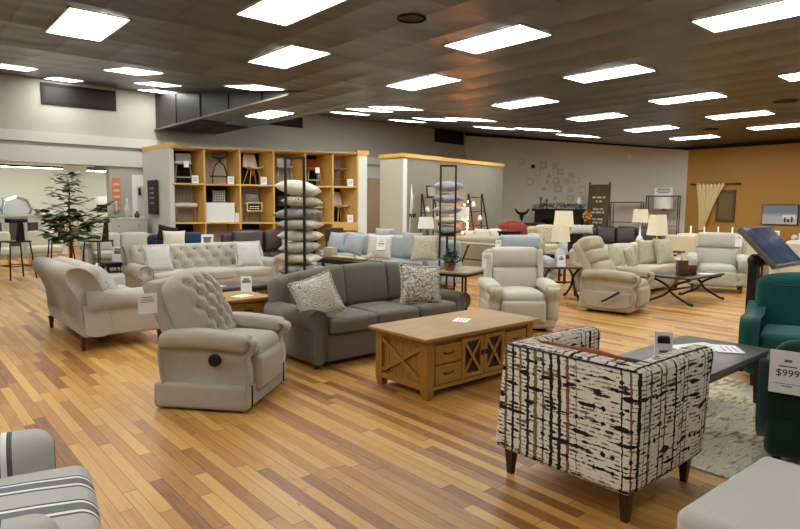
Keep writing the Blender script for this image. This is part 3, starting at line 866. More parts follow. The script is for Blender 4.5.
# ---- tufted recliner in front
rc = recliner('beige button tufted recliner with rolled arms and skirt, in the left foreground', (2.14, 4.73, 0), R(40.5), BEIGE, W=.92, D=.90, Hb=1.06, arm_h=.58, tuft=True, button=-1, backlean=.42)
price_tag(rc, -.46, .40, .84, .14, .16, R(-50), SMALLTAG, rx=0)

# ---- button tufted loveseat and sofa
def chesterfield(name, label, cat, loc, rz, W, mat, cols, D=.98, Hb=.93):
    t = thing(name, label, cat, loc, rz)
    MB().rbox(0, -.01, .33, W-.075, D-.12, .36, .03, 3, 2).build('base', mat, t)
    bw = W-.16; bh = Hb-.36
    fn0, pts = tuft_fn(cols, 3, -bh*.18, bh*.34, bw*.44, .05, .05)
    m = MB().at(y=D/2-.22, z=.36+bh/2, rx=-.16)
    m.rbox(0, 0, 0, bw, .24, bh, .10, 5, (cols*5, 2, 16), (0, .03, .01), fn=fn0); bk = m.build('backrest', mat, t, 'all')
    for px, pz in pts:
        p = Matrix.Translation((0, D/2-.22, .36+bh/2)) @ Matrix.Rotation(-.16, 4, 'X') @ Vector((px, -.092, pz))
        mm = MB(); mm.lathe([(.001, -.008), (.012, -.006), (.015, 0), (.012, .006), (.001, .008)], n=8); mm.v = [Matrix.Translation(p) @ Matrix.Rotation(PI/2, 4, 'X') @ v for v in mm.v]
        mm.build('button', plain('button_shade', rgb(120, 112, 100), .9) if 'button_shade' not in bpy.data.materials else bpy.data.materials['button_shade'], bk, 'all')
    # outer back rolls backwards at the top
    prof = chaikin([(D/2-.40, .15), (D/2-.06, .15), (D/2-.06, .45), (D/2-.01, .62), (D/2+.07, Hb-.18), (D/2+.10, Hb-.08), (D/2+.04, Hb), (D/2-.10, Hb-.01), (D/2-.22, Hb-.12), (D/2-.32, .55)], 2)
    MB().extr(prof, 'x', -W/2+.03, W/2-.03, .04, 4).build('outer_back', mat, t, 'all')
    for s in (-1, 1):
        m = MB().at(x=s*(W/2-.13)); m.extr(roll_profile(.17, .15, .66, .115, s, .035), 'y', -D/2, D/2-.10, .03); am = m.build('arm', mat, t, 'all')
        m = MB(); pts2 = [(s*(W/2-.13+.035+.085*math.cos(a)), -D/2-.004, .545+.085*math.sin(a)) for a in [k/20*2*PI for k in range(20)]]; m.tube([Vector(p) if False else p for p in pts2], .006, 6, True); m.build('piping', mat, am, 'all')
    n = 3 if W > 2 else 2; cw = (W-.40)/n
    for i in range(n):
        MB().rbox(-(W-.40)/2+cw*(i+.5), -.12, .43, cw-.01, D-.32, .17, .05, 4, 5, (0, .01, .02)).build('seat_cushion', mat, t, 'all')
    for sx in (-1, 1):
        for sy in (-1, 1): MB().taper(sx*(W/2-.12), sy*(D/2-.08), 0, .16, .035, .06).build('leg', DARKLEG, t, False)
    return t
chesterfield('loveseat', 'beige loveseat with rolled back seen from its side, front left leg of the room group', 'loveseat', (2.02, 7.93, 0), R(90), 1.86, BEIGE2, 6)
chesterfield('sofa', 'long beige button tufted sofa with rolled arms behind the black coffee table', 'sofa', (4.22, 9.98, 0), 0, 2.5, BEIGE2, 10)
LACE = swirl_mat('grey_lace_print', rgb(206, 204, 198), rgb(168, 170, 172), rgb(180, 178, 174), 22)
pillow('grey patterned pillow on the left end of the tufted sofa', (3.35, 9.80, .74), R(8), LACE, .46, .44, .15, rx=-.3, fringe=LGREY)
pillow('grey patterned pillow on the right end of the tufted sofa', (4.93, 9.80, .74), R(-6), LACE, .48, .46, .15, rx=-.3, fringe=LGREY)
pillow('darker grey patterned pillow lying back in the loveseat', (1.93, 7.35, .70), R(70), swirl_mat('dark_lace_print', rgb(170, 168, 164), rgb(120, 122, 126), rgb(140, 138, 134), 22), .48, .46, .15, rx=-.55, fringe=LGREY)

# ---- black coffee table
def slim_table(name, label, cat, loc, rz, L, Dp, Hh, top, leg, shelf=None, lw=.04, th=.035, stretcher=False):
    t = thing(name, label, cat, loc, rz)
    MB().rbox(0, 0, Hh-th/2, L, Dp, th, .006, 2, 1).build('top', top, t)
    MB().bb(-L/2+.05, L/2-.05, -Dp/2+.04, Dp/2-.04, Hh-th-.05, Hh-th).build('apron', leg, t, False)
    for sx in (-1, 1):
        for sy in (-1, 1): MB().bb(sx*(L/2-.05)-lw/2, sx*(L/2-.05)+lw/2, sy*(Dp/2-.05)-lw/2, sy*(Dp/2-.05)+lw/2, 0, Hh-th).build('leg', leg, t, False)
    if shelf: MB().bb(-L/2+.05, L/2-.05, -Dp/2+.05, Dp/2-.05, shelf-.012, shelf+.012).build('shelf_board', top, t, False)
    return t
slim_table('coffee_table', 'low black coffee table in front of the tufted sofa', 'coffee table', (3.72, 8.08, 0), R(3), 1.3, .62, .46, DARKTOP, BLACKM, .14)
sheet('white sheet on the low black coffee table', (3.55, 8.0, .462), .3, .22, .15)

# ---- rug
def rug_mat():
    m = Mat('rug_pile', .95, .1); x, y, z = m.coords()
    n = m.noise(m.obj(), 3.2, 5, .7); n2 = m.noise(m.vec(x*3, y*12), 2.2, 5, .7); n3 = m.noise(m.obj(), 60, 2)
    c = m.ramp((n*.6+n2*.6-.1).clamp(), [(.30, rgb(128, 142, 150)), (.42, rgb(190, 188, 172)), (.50, rgb(214, 206, 182)), (.56, rgb(172, 156, 122)), (.64, rgb(124, 112, 90)), (.74, rgb(204, 194, 168))])
    m.color(c).bump(n3, .5, .01); return m.m
o = MB().rbox(0, 0, .006, 2.3, 3.1, .012, .005, 1, 2).build('area_rug', rug_mat()); tag(o, 'distressed cream, grey and tan area rug under the dark coffee table', 'rug', loc=(4.85, 1.85, 0))
o.location = (4.88, .62, 0)

# ---- dark coffee table
def dark_table():
    t = thing('coffee_table', 'dark grey topped coffee table on the area rug beside the print tub chair', 'coffee table', (4.86, 1.98, .012), 0)
    L, Dp = 1.2, .70
    MB().rbox(0, 0, .44, L, Dp, .035, .006, 2, 1).build('top', DARKTOP, t)
    MB().bb(-L/2+.05, L/2-.05, -Dp/2+.05, Dp/2-.05, .36, .423).build('apron', ESPR, t, False)
    for sx in (-1, 1):
        for sy in (-1, 1): MB().taper(sx*(L/2-.07), sy*(Dp/2-.07), 0, .423, .03, .06).build('leg', ESPR, t, False)
dark_table()
t = sign_holder('small clear sign holder with black and white photo on the dark coffee table', (4.45, 2.05, .47), R(-50), .13, .20, [(.6, .016, GREYINK), (.7, .05, INK), (.5, .02, GREYINK)])
sheet('open brochure spread on the dark coffee table', (5.02, 2.03, .470), R(-20), .42, .28, name='brochure', cat='brochure')
sheet('second brochure overlapping the spread on the dark coffee table', (5.15, 1.86, .4735), R(35), .28, .2, name='brochure', cat='brochure')

# ---- teal armchair behind the dark table
def wing_chair(label, loc, rz, mat, W=.84, D=.86, Hb=1.0):
    t = thing('armchair', label, 'armchair', loc, rz)
    MB().rbox(0, 0, .24, W-.1, D-.12, .26, .05, 4, 3).build('base', mat, t, 'all')
    MB().rbox(0, -.09, .42, W-.30, D-.24, .16, .06, 4, 5, (0, .01, .03)).build('seat_cushion', mat, t, 'all')
    def fb(o, h):
        if o.z > 0: o.z -= .05*(o.x/h[0])**2
        return o
    m = MB().at(y=D/2-.16, z=.15+(Hb-.15)/2, rx=-.13); m.rbox(0, 0, 0, W-.12, .18, Hb-.15, .085, 5, (8, 2, 8), (0, .03, .02), fn=fb); m.build('backrest', mat, t, 'all')
    m = MB().at(y=D/2-.30, z=.88, rx=-.13); m.tube([(-W/2+.2, 0, 0), (W/2-.2, 0, 0)], .008, 6); m.build('back_seam', TEALD, t, 'all')
    for s in (-1, 1):
        prof = chaikin([(-D/2+.04, .14), (-D/2+.0, .45), (-D/2+.0, .60), (-D/2+.1, .64), (0, .60), (D/2-.18, .68), (D/2-.05, .70), (D/2-.08, .14)], 2)
        m = MB().at(x=s*(W/2-.08)); m.extr(prof, 'x', -.08, .08, .05, 4); m.build('arm', mat, t, 'all')
    for sx in (-1, 1):
        for sy in (-1, 1): MB().taper(sx*(W/2-.12), sy*(D/2-.14), 0, .14, .028, .05).build('leg', DARKLEG, t, False)
    return t
wing_chair('teal velvet armchair behind the dark coffee table, back to the touch screen', (6.30, 1.64, .012), R(-76), TEAL, .94, .88, .99)
a = wing_chair('deep green velvet chair at the right edge with a $999 price tag on its back', (4.40, .90, .012), R(102), TEALD, .86, .86, .84)
price_tag(a, .275, .462, .66, .18, .25, R(180), [(.2, .03, GREYINK), (.5, .014, GREYINK), ('$999', .058, INK), (.7, .006, GREYINK), (.3, .012, GREYINK)])
o = MB().rbox(0, 0, .0, .34, .34, .03, .008, 2, 1).build('tray_table_top', DARKTOP)
bpy.data.objects.remove(o)
t = thing('side_table', 'small grey topped side table between the ottoman and the $999 chair', 'side table', (3.54, .70, .012), .3)
MB().rbox(0, 0, .50, .34, .34, .03, .008, 2, 1).build('top', GREYWOOD, t)
MB().cyl((0, 0, 0), (0, 0, .487), .018).build('pole', BLACKM, t, 'all'); MB().lathe([(.001, 0), (.15, 0), (.15, .012), (.001, .014)], n=24).build('base', BLACKM, t)

# ---- ottoman
t = thing('ottoman', 'light grey upholstered ottoman in the bottom right corner', 'ottoman', (2.63, .50, 0), R(-2))
MB().rbox(0, 0, .225, .83, .86, .30, .03, 3, 2).build('body', LGREY, t)
MB().rbox(0, 0, .405, .85, .88, .13, .045, 5, 6, (0, 0, .02)).build('cushion', LGREY, t, 'all')
for sx in (-1, 1):
    for sy in (-1, 1): MB().taper(sx*.34, sy*.35, 0, .09, .03, .05).build('leg', DARKLEG, t, False)

# ---- striped armchair bottom left
def stripe_mat(name, axis, f=3.6, ph=0.0):
    m = Mat(name, .9, .15); x = m.coords()[axis]; u = (x*f+ph).frac()
    tick = ((x*150).frac()).gt(.5)
    c = m.ramp(u, [(0, rgb(176, 174, 168)), (.30, rgb(70, 72, 76)), (.36, rgb(232, 230, 222)), (.43, rgb(104, 106, 110)), (.68, rgb(232, 230, 222)), (.75, rgb(70, 72, 76)), (.80, rgb(176, 174, 168))])
    for n in m.nt.nodes:
        if n.type == 'VALTORGB': n.color_ramp.interpolation = 'CONSTANT'
    n_ = m.noise(m.obj(), 200, 2)
    m.color(m.mix(tick*.12, c, rgb(230, 228, 222))).bump(n_, .2, .003); return m.m
STR_A = stripe_mat('grey_awning_stripe_arm', 1, 3.4, .25); STR_S = stripe_mat('grey_awning_stripe_seat', 0, 4.4, .1)
t = thing('armchair', 'armchair in grey and white awning stripes cut by the bottom left corner', 'armchair', (.016, 2.49, 0), R(80))
MB().rbox(0, 0, .24, .9, .84, .26, .04, 3, 3).build('base', STR_S, t)
for s_ in (-1, 1):
    MB().rbox(s_*.41, -.03, .38, .20, .80, .54, .08, 5, (2, 6, 4), (.0, 0, .01)).build('arm', STR_A, t, 'all')
    nm = plain('pewter_nails_%d' % (s_+1), rgb(150, 146, 138), .3, .5, .8)
    for k in range(7): MB().at(x=s_*.41+.088, y=-.425, z=.18+k*.055).rbox(0, 0, 0, .014, .014, .014, .006, 2, 1).build('nail_head', nm, t)
MB().rbox(0, -.10, .44, .64, .90, .17, .06, 5, 6, (0, .01, .03)).build('seat_cushion', STR_S, t, 'all')
m = MB().at(y=.34, z=.62, rx=-.15); m.rbox(0, 0, 0, .86, .18, .62, .08, 4, 4, (0, .02, 0)); m.build('backrest', STR_S, t, 'all')
for sx in (-1, 1):
    for sy in (-1, 1): MB().taper(sx*.38, sy*.34, 0, .12, .03, .05).build('leg', DARKLEG, t, False)
# ---------------------------------------------------------------- middle of the shop
ABL = R(-75.2)   # things against the angled wall face this way
def at_px(): pass
# recliners
cr = recliner('cream recliner with headrest standing right of the wooden coffee table, facing the camera', (6.44, 5.0, 0), R(-38.5), CREAM, W=.94, D=.92, Hb=1.03, arm_h=.60, base='body', wing=True, backlean=.2)
price_tag(cr, -.38, .16, .88, .15, .22, R(0), SMALLTAG)
recliner('tan chenille recliner seen from its side with a dark lever', (8.72, 4.86, 0), R(11), TAN, W=.92, D=.98, Hb=1.12, arm_h=.62, base='body', lever=-1, backlean=.52, cushions=3)
rr = recliner('grey recliner with tall dark legs facing the camera by the cream sofa back', (12.5, 4.80, 0), R(-67), SAGEF, W=1.04, D=.92, Hb=1.12, arm_h=.68, base='legs', backlean=.15)
price_tag(rr, .36, .12, 1.0, .12, .24, R(8), SMALLTAG)
bc = recliner('pale blue grey wide chair behind the scroll leg end table', (9.42, 7.22, 0), R(-42), BLUEG, W=1.1, D=.9, Hb=1.04, arm_h=.62, base='body', backlean=.12)
price_tag(bc, -.46, .0, .90, .11, .16, 0, SMALLTAG)

# scroll-leg tables
def scroll_table(name, label, cat, loc, rz, L, Dp, Hh, top, r=.021, feet=True):
    t = thing(name, label, cat, loc, rz)
    MB().rbox(0, 0, Hh-.018, L, Dp, .036, .01, 2, 1).build('top', top, t)
    for sx in (-1, 1):
        x = sx*(L/2-.07); b = Dp*.47
        for sg in (-1, 1):
            pts = []
            for k in range(17):
                u = k/16; q = 1-2*u
                y = sg*b*(abs(q)**1.7)*(1 if q > 0 else -1); pts.append((x+sg*r*.6, y, (Hh-.04)*(1-u)**.9+.03*u))
            pts.append((x+sg*r*.6, pts[-1][1]-sg*.035, .045))
            m = MB(); m.tube(pts, r, 8)
            m.lathe([(.001, -.026), (.022, -.018), (.03, 0), (.022, .018), (.001, .026)], cx=pts[-1][0], cy=pts[-1][1], cz=.03, n=10)
            m.build('leg', BLACKM, t, 'all')
    MB().tube([(-L/2+.07, 0, Hh*.5), (L/2-.07, 0, Hh*.5)], r*.8, 8).build('stretcher', BLACKM, t, 'all')
    return t
scroll_table('coffee_table', 'dark coffee table on curved black iron legs in front of the khaki sofa', 'coffee table', (10.62, 4.56, 0), R(0), 1.4, .72, .48, ESPR)
for nm, dx, dy, w_, h_ in (('larger brown wooden candle block on the iron leg coffee table', -.32, -.05, .16, .26), ('smaller brown wooden candle block on the iron leg coffee table', -.08, -.10, .14, .17)):
    o = MB().rbox(0, 0, h_/2, w_, w_*.8, h_, .008, 1, 2).build('candle_block', BROWNWOOD); tag(o, nm, 'decor', loc=(10.62+dx, 4.56+dy, .48), rot=(0, 0, R(-40)))
t = thing('candle_stand', 'white pillar candle with a brown cap behind the candle blocks', 'candle holder', (10.85, 4.82, .48))
MB().lathe([(.001, 0), (.05, 0), (.05, .03), (.032, .04), (.032, .34), (.001, .34)], n=16).build('candle', WHITE, t, 'all'); MB().box(0, 0, .36, .15, .15, .035).build('cap', BROWNWOOD, t, False)
sheet('white sheet on the iron leg coffee table', (10.9, 4.35, .481), R(-20), .3, .2)
t = scroll_table('end_table', 'end table with scrolling black iron legs between the cream and tan recliners', 'end table', (9.00, 6.08, 0), R(-35), .66, .62, .6, BROWNWOOD)
LINEN = plain('lamp_shade_linen', rgb(232, 220, 190), .8, .2)
LINEN.node_tree.nodes['Principled BSDF'].inputs['Emission Color'].default_value = (1, .86, .62, 1); LINEN.node_tree.nodes['Principled BSDF'].inputs['Emission Strength'].default_value = .03
SHADEW = plain('lamp_shade_white', rgb(234, 232, 222), .8, .2)
lamp('table lamp with tapering cream shade on the scroll leg end table', (9.02, 6.08, .60), .165, .14, .28, .70, LINEN, GLASSY)
sign_holder('white price card before the lamp on the scroll leg end table', (8.84, 5.92, .60), R(-38), .14, .20, [(.4, .02, GREYINK), (.6, .03, GREYINK)])
slim_table('end_table', 'dark end table behind the blue grey chair, hidden but for its lamp', 'end table', (11.1, 7.42, 0), R(0), .5, .5, .62, ESPR, ESPR)
lamp('larger pleated cream lamp behind the smaller cream lamp', (11.1, 7.42, .62), .215, .18, .34, .93, LINEN, GLASSY)

# khaki sofa with pillows
ks = sofa('sofa', 'khaki three seat sofa with loose pillows behind the tan recliner', 'sofa', (10.9, 5.78, 0), R(3), KHAKI, W=2.85, D=.98, Hb=.88, arm_h=.62, arm_w=.26, seat_h=.5, legs=.08, backmode='cushion')
PK = swirl_mat('khaki_damask', rgb(190, 182, 156), rgb(140, 136, 112), rgb(160, 154, 130), 16)
OWL = swirl_mat('khaki_owl_print', rgb(192, 186, 160), rgb(112, 110, 84), rgb(130, 124, 98), 9)
pillow('left olive printed pillow on the khaki sofa', (9.98, 5.55, .73), R(0), OWL, .44, .44, .15, rx=-.3, ry=.2)
pillow('middle olive printed pillow on the khaki sofa', (10.45, 5.52, .72), R(6), OWL, .44, .42, .15, rx=-.3, ry=-.2)
pillow('large khaki damask pillow at the right end of the khaki sofa', (11.72, 5.50, .76), R(-6), PK, .58, .52, .17, rx=-.25, fringe=KHAKI)
pillow('khaki damask pillow tucked behind the large one on the khaki sofa', (11.40, 5.68, .76), R(-25), PK, .46, .50, .14, rx=-.2)
t = scroll_table('end_table', 'small dark end table with curved legs at the right end of the khaki sofa', 'end table', (12.95, 6.25, 0), R(-30), .6, .6, .62, ESPR)
lamp('lamp with clear glass body and cream shade beyond the khaki sofa', (12.95, 6.25, .62), .22, .17, .45, .86, LINEN, GLASSY)
t = slim_table('end_table', 'dark end table between the khaki sofa and the metal shelves', 'end table', (14.7, 7.55, 0), 0, .5, .5, .62, ESPR, ESPR)
lamp('second cream shaded lamp, higher and behind the glass bodied one', (14.7, 7.55, .62), .2, .17, .34, .98, LINEN, GLASSY)

# blue sectional with pillows
bs = sofa('sectional_sofa', 'long pale blue sofa with many pillows behind the charcoal sofa', 'sofa', (8.4, 10.25, 0), R(-90), BLUEG, W=3.9, D=1.0, Hb=.93, arm_h=.56, arm_w=.2, seat_h=.46, nseat=4, nback=4, legs=.06)
LEAF = swirl_mat('leaf_sprig_print', rgb(222, 220, 208), rgb(120, 118, 100), rgb(150, 140, 110), 26)
MED = swirl_mat('medallion_print', rgb(206, 200, 182), rgb(150, 146, 132), rgb(160, 152, 130), 8)
pillow('pale blue pillow farthest left on the blue sofa', (8.25, 11.8, .76), R(-80), BLUEG, .56, .48, .2, rx=-.3)
pillow('second pale blue pillow from the left on the blue sofa', (8.1, 10.9, .76), R(-70), BLUEG, .54, .5, .2, rx=-.3, ry=.15)
pillow('pale blue pillow standing high against the middle back of the blue sofa', (8.50, 10.35, .88), R(-85), BLUEG, .6, .5, .18, rx=-.2)
pl = pillow('white leaf sprig pillow with a price card in the middle of the blue sofa', (7.95, 9.80, .76), R(-60), LEAF, .58, .54, .17, rx=-.3)
price_tag(pl, .06, -.10, .03, .2, .24, 0, [(.4, .03, GREYINK), (.7, .04, INK), (.6, .02, GREYINK)])
pillow('tall pale blue pillow beside the medallion pillow', (8.30, 9.20, .81), R(-75), BLUEG, .5, .56, .18, rx=-.2)
pillow('beige medallion pillow at the right end of the blue sofa', (8.2, 8.68, .79), R(-55), MED, .54, .52, .17, rx=-.2, fringe=CREAM)
# black console with small things
slim_table('console_table', 'black console table with papers behind the charcoal sofa', 'console table', (5.72, 8.05, 0), R(-86), 1.5, .42, .75, BLACKM, BLACKM)
o = MB().rbox(0, 0, .08, .17, .17, .16, .004, 1, 1).build('wooden_box', plain('cube_beige', rgb(182, 172, 140), .7)); tag(o, 'beige cube box on the black console table', 'box', loc=(5.75, 8.42, .75), rot=(0, 0, R(20)))
for i, lb in enumerate(['lowest pale wood sample board on the black console table', 'upper pale wood sample board on the black console table']):
    o = MB().bb(-.06, .06, -.4, .4, 0, .018).build('sample_board', PINE); tag(o, lb, 'board', loc=(5.74-.05*i, 7.86-.05*i, .75+.0185*i), rot=(0, 0, R(8*i)))
t = MB(); t.tube([(0, -.16, 0.008), (0, -.16, .12), (0, -.12, .15), (0, .12, .15), (0, .16, .12), (0, .16, .008)], .008, 8); o = t.build('tray_handle', plain('brass', rgb(196, 160, 90), .3, .5, .8), None, 'all'); tag(o, 'brass loop handle standing at the right end of the black console', 'decor', loc=(5.72, 7.42, .75), rot=(0, 0, R(60)))

# plant table
t = slim_table('coffee_table', 'rustic wood topped table with dark metal legs carrying a potted plant', 'coffee table', (7.66, 7.10, 0), R(19), 1.1, .60, .53, GREYWOOD, BLACKM, lw=.03)
def leafy(name, label, cat, loc, pot_mat, pot, n, spread, height, leaf, lmat, stem=True, seed=1, z0=.0):
    rnd = random.Random(seed)
    t = thing(name, label, cat, loc)
    MB().lathe(pot, n=20).build('pot', pot_mat, t, True)
    m = MB(); st = MB()
    top = pot[2][1]
    for i in range(n):
        a = rnd.uniform(0, 2*PI); rr_ = rnd.uniform(.0, spread); hh = top+rnd.uniform(.1, 1)*height*(1-.5*rr_/spread)
        p1 = Vector((rr_*math.cos(a), rr_*math.sin(a), hh)); st.tube([(0, 0, top-.03), (p1.x*.4, p1.y*.4, top+(hh-top)*.6), tuple(p1)], .004, 4)
        for k in range(5):
            b = rnd.uniform(0, 2*PI); d = Vector((math.cos(b), math.sin(b), rnd.uniform(-.3, .7))).normalized(); s_ = d.cross(Vector((0, 0, 1))).normalized()*leaf*.32; q = p1-Vector((0, 0, rnd.uniform(0, height*.3)))
            m.add([q, q+d*leaf*.5+s_, q+d*leaf, q+d*leaf*.5-s_], [(0, 1, 2, 3)])
    m.build('foliage', lmat, t, 'all'); st.build('stem', lmat, t, 'all')
    return t
LEAFG = plain('leaf_green', rgb(62, 92, 46), .5, .4, var=.4, scale=9)
SAGEL = plain('leaf_sage', rgb(104, 122, 92), .6, .3, var=.4, scale=12)
TERRA = plain('terracotta', rgb(150, 92, 70), .8)
leafy('potted_plant', 'small bushy plant in a terracotta pot on the rustic wood table', 'plant', (7.30, 7.10, .53), TERRA, [(.001, 0), (.08, 0), (.10, .15), (.085, .15), (.08, .12), (.001, .12)], 46, .19, .24, .10, SAGEL, seed=3)

# pillow towers
def tower_frame(label, loc, rz, Hh=2.3, W=.27, zp=.48):
    t = thing('display_rack', label, 'rack', loc, rz)
    for s in (-1, 1):
        MB().bb(s*W/2-.018, s*W/2+.018, -.34, -.30, 0.02, Hh).build('post', BLACKM, t, False)
    MB().bb(-W/2, W/2, -.34, -.30, Hh-.035, Hh).build('crossbar', BLACKM, t, False)
    MB().bb(-W/2-.018, W/2+.018, -.36, .20, 0, .025).build('base', BLACKM, t, False)
    MB().bb(-.02, .02, .14, .18, .025, zp+.01).build('back_post', BLACKM, t, False)
    for k in range(1): MB().bb(-W/2, W/2, -.30, .18, zp, zp+.03).build('platform', BLACKM, t, False)
    return t
tower_frame('tall black display rack holding a stack of throw pillows before the cubby shelf', (4.76, 7.76, 0), R(-45))
P_WHITE = fabric('ivory_plush', rgb(214, 208, 190), .12)
P_ABS = swirl_mat('ochre_abstract_print', rgb(196, 190, 172), rgb(92, 88, 80), rgb(150, 132, 90), 12)
P_GREY = swirl_mat('grey_floral_print', rgb(150, 152, 154), rgb(104, 108, 116), rgb(190, 188, 184), 18)
P_LG = swirl_mat('pale_grey_print', rgb(186, 184, 176), rgb(140, 140, 140), rgb(120, 118, 112), 18)
P_BLUE = swirl_mat('blue_white_print', rgb(186, 188, 194), rgb(112, 122, 146), rgb(150, 152, 166), 14)
def flat_pillow(label, x, y, z, rz, mat, w, h, t, rx=R(90), ry=0, group=None):
    m = MB(); m.pillow(w, h, t, wrinkle=.015); o = m.build('throw_pillow', mat, None, 'all'); tag(o, label, 'pillow', group)
    o.location = (x, y, z); o.rotation_euler = (rx, ry, rz); return o
tw = R(-45); G1 = 'throw pillows stacked on the tall racks'
for i, (z, mt, w_, th, lb) in enumerate([(1.86, P_WHITE, .62, .24, 'ivory pillow at the top of the near pillow stack'), (1.66, P_ABS, .60, .19, 'ochre and grey abstract pillow second from the top of the near stack'),
        (1.49, P_GREY, .64, .18, 'dark grey floral pillow third from the top of the near stack'), (1.33, P_LG, .60, .17, 'pale grey striped pillow fourth from the top of the near stack'),
        (1.16, P_WHITE, .64, .19, 'ivory pillow halfway down the near stack'), (.99, P_LG, .60, .18, 'grey printed pillow sixth from the top of the near stack'),
        (.83, P_WHITE, .62, .18, 'ivory and brown pillow low in the near stack'), (.65, P_GREY, .6, .18, 'blue grey pillow at the bottom of the near stack')]):
    flat_pillow(lb, 4.74+.03*math.sin(i*2), 7.74+.03*math.cos(i*3), z, tw+.15*math.sin(i*1.7), mt, w_, .5, th, ry=.06*math.sin(i*2.3)+(.12 if i == 0 else 0), group=G1)
tower_frame('second black display rack with blue and white pillows before the grey partition', (8.22, 8.08, 0), R(-45), 2.38, .28, 1.06)
for i, (z, mt, w_, th, lb) in enumerate([(1.97, P_BLUE, .58, .2, 'blue floral pillow at the top of the far stack'), (1.76, P_BLUE, .56, .19, 'blue floral pillow second from the top of the far stack'),
        (1.56, P_LG, .54, .18, 'pale pillow in the middle of the far stack'), (1.38, P_WHITE, .54, .17, 'ivory pillow below the middle of the far stack'), (1.20, P_GREY, .56, .18, 'grey pillow at the bottom of the far stack')]):
    flat_pillow(lb, 8.20, 8.06, 1.6+(z-1.6)*1.07, tw+.12*math.sin(i*1.7+1), mt, w_, .48, th, ry=.04*math.sin(i*2.3), group='throw pillows stacked on the far rack')

# greige sofa seen from behind with its console
sofa('sofa', 'greige sofa seen from behind, past the plant table', 'sofa', (11.72, 9.45, 0), R(90), GREIGE, W=2.9, D=.98, Hb=.86, arm_h=.64, arm_w=.24, seat_h=.48, legs=.06, backmode='cushion', backr=.1, back_arch=.04)
t = thing('console_table', 'long rustic console table with crossed dark legs behind the greige sofa', 'console table', (10.68, 9.2, 0), R(90))
MB().rbox(0, 0, .74, 1.95, .42, .04, .006, 2, 1).build('top', GREYWOOD, t)
for sx in (-1, 1):
    for sg in (-1, 1):
        MB().tube([(sx*.85-.18*sg, .12*sg, 0), (sx*.85+.18*sg, .12*sg, .72)], .02, 8).build('leg', BLACKM, t, 'all')
MB().tube([(-.85, 0, .36), (.85, 0, .36)], .015, 8).build('stretcher', BLACKM, t, 'all')
sofa('loveseat', 'cream loveseat beyond the greige sofa, in front of the grey partition', 'loveseat', (13.02, 11.05, 0), R(0), CREAM, W=1.55, D=.85, Hb=.95, arm_h=.66, seat_h=.5, nseat=2, nback=2, legs=.06)

# black end table, leather and navy seats behind the tufted sofa
slim_table('end_table', 'black end table at the right end of the tufted sofa', 'end table', (5.92, 10.35, 0), R(0), .62, .7, .6, BLACKM, BLACKM, .15)
sheet('white sheet on the black end table', (5.88, 10.3, .602), R(-20), .3, .22)
sofa('sofa', 'dark brown leather sofa between the tufted sofa and the cubby shelf', 'sofa', (6.85, 12.75, 0), R(-18), LEATHER, W=2.0, D=.98, Hb=.98, arm_h=.68, arm_w=.26, seat_h=.5, nseat=2, nback=2, legs=.05, arm='pad')
sofa('loveseat', 'navy seat glimpsed over the back of the tufted sofa', 'loveseat', (5.05, 13.2, 0), R(-15), NAVY, W=1.45, D=.9, Hb=.94, arm_h=.66, arm_w=.2, seat_h=.5, nseat=2, nback=2, legs=.05, arm='pad')
pillow('ivory textured pillow beside the navy seat', (4.72, 12.78, .86), R(-20), P_WHITE, .46, .40, .16, rx=-.2)
pillow('black pillow behind the ivory one beside the navy seat', (4.66, 13.0, .98), R(-5), plain('black_cloth', rgb(30, 28, 28), .9), .42, .36, .12, rx=-.3, ry=.25)
pillow('cream pillow on the right arm of the leather sofa', (7.55, 12.25, .80), R(-40), P_WHITE, .5, .44, .18, rx=-.3)
pillow('second cream pillow leaning beyond the leather sofa arm', (7.30, 12.35, .78), R(-10), P_LG, .46, .42, .16, rx=-.3)
sofa('loveseat', 'light grey sofa left of the cubby shelf, before the tall dresser', 'loveseat', (4.35, 15.2, 0), R(-8), SAGEF, W=1.7, D=.9, Hb=.88, arm_h=.72, arm_w=.22, seat_h=.48, nseat=2, nback=2, legs=.06)
t = sign_holder('white price card in a stand behind the tufted sofa back', (4.62, 10.85, .70), R(-35), .22, .36, [(.7, .03, GREYINK), (.6, .1, GREYINK), (.5, .05, GREYINK)])
slim_table('console_table', 'slim black console behind the tufted sofa holding a price card', 'console table', (4.4, 10.88, 0), 0, 1.3, .3, .70, BLACKM, BLACKM)
# ---------------------------------------------------------------- cubby bookcase
CUBA = R(-23); CX0, CY0 = 5.50, 15.08
def c2w(x, y, z=0):
    return (CX0+x*math.cos(CUBA)-y*math.sin(CUBA), CY0+x*math.sin(CUBA)+y*math.cos(CUBA), z)
t = thing('bookcase', 'big pale wood cubby shelf displaying chairs and stools', 'bookcase', (CX0, CY0, 0), CUBA)
XS = [.0, .83, 1.70, 2.55, 3.38, 4.12, 4.80]; LV = [.18, 1.15, 2.13, 3.02]
BW = plain('cubby_backing_black', rgb(34, 30, 30), .8); BGR = plain('cubby_backing_greige', rgb(196, 186, 172), .8)
for i, x in enumerate(XS): MB().bb(x-.018+(.018 if i == 0 else 0), x+.018, 0, .75, .05, 3.02).build('upright', PINE, t, False)
for z in LV: MB().bb(0, 4.8, -.002, .75, z-.02, z+.02).build('shelf_board', PINE, t, False)
MB().bb(0, 4.8, .0, .75, 0, .16).build('plinth', WHITE, t, False)
dark = {(0, 1): 1, (1, 0): 1, (2, 1): 1, (3, 0): 1, (4, 1): 1, (5, 0): 1, (0, -1): 1, (2, -1): 1, (4, -1): 1}
for i in range(6):
    for j in range(3):
        MB().bb(XS[i]+.02, XS[i+1]-.02, .74, .76, LV[j]+.02, LV[j+1]-.02).build('back_panel', BW if (i, j-1) in dark else BGR, t, False)
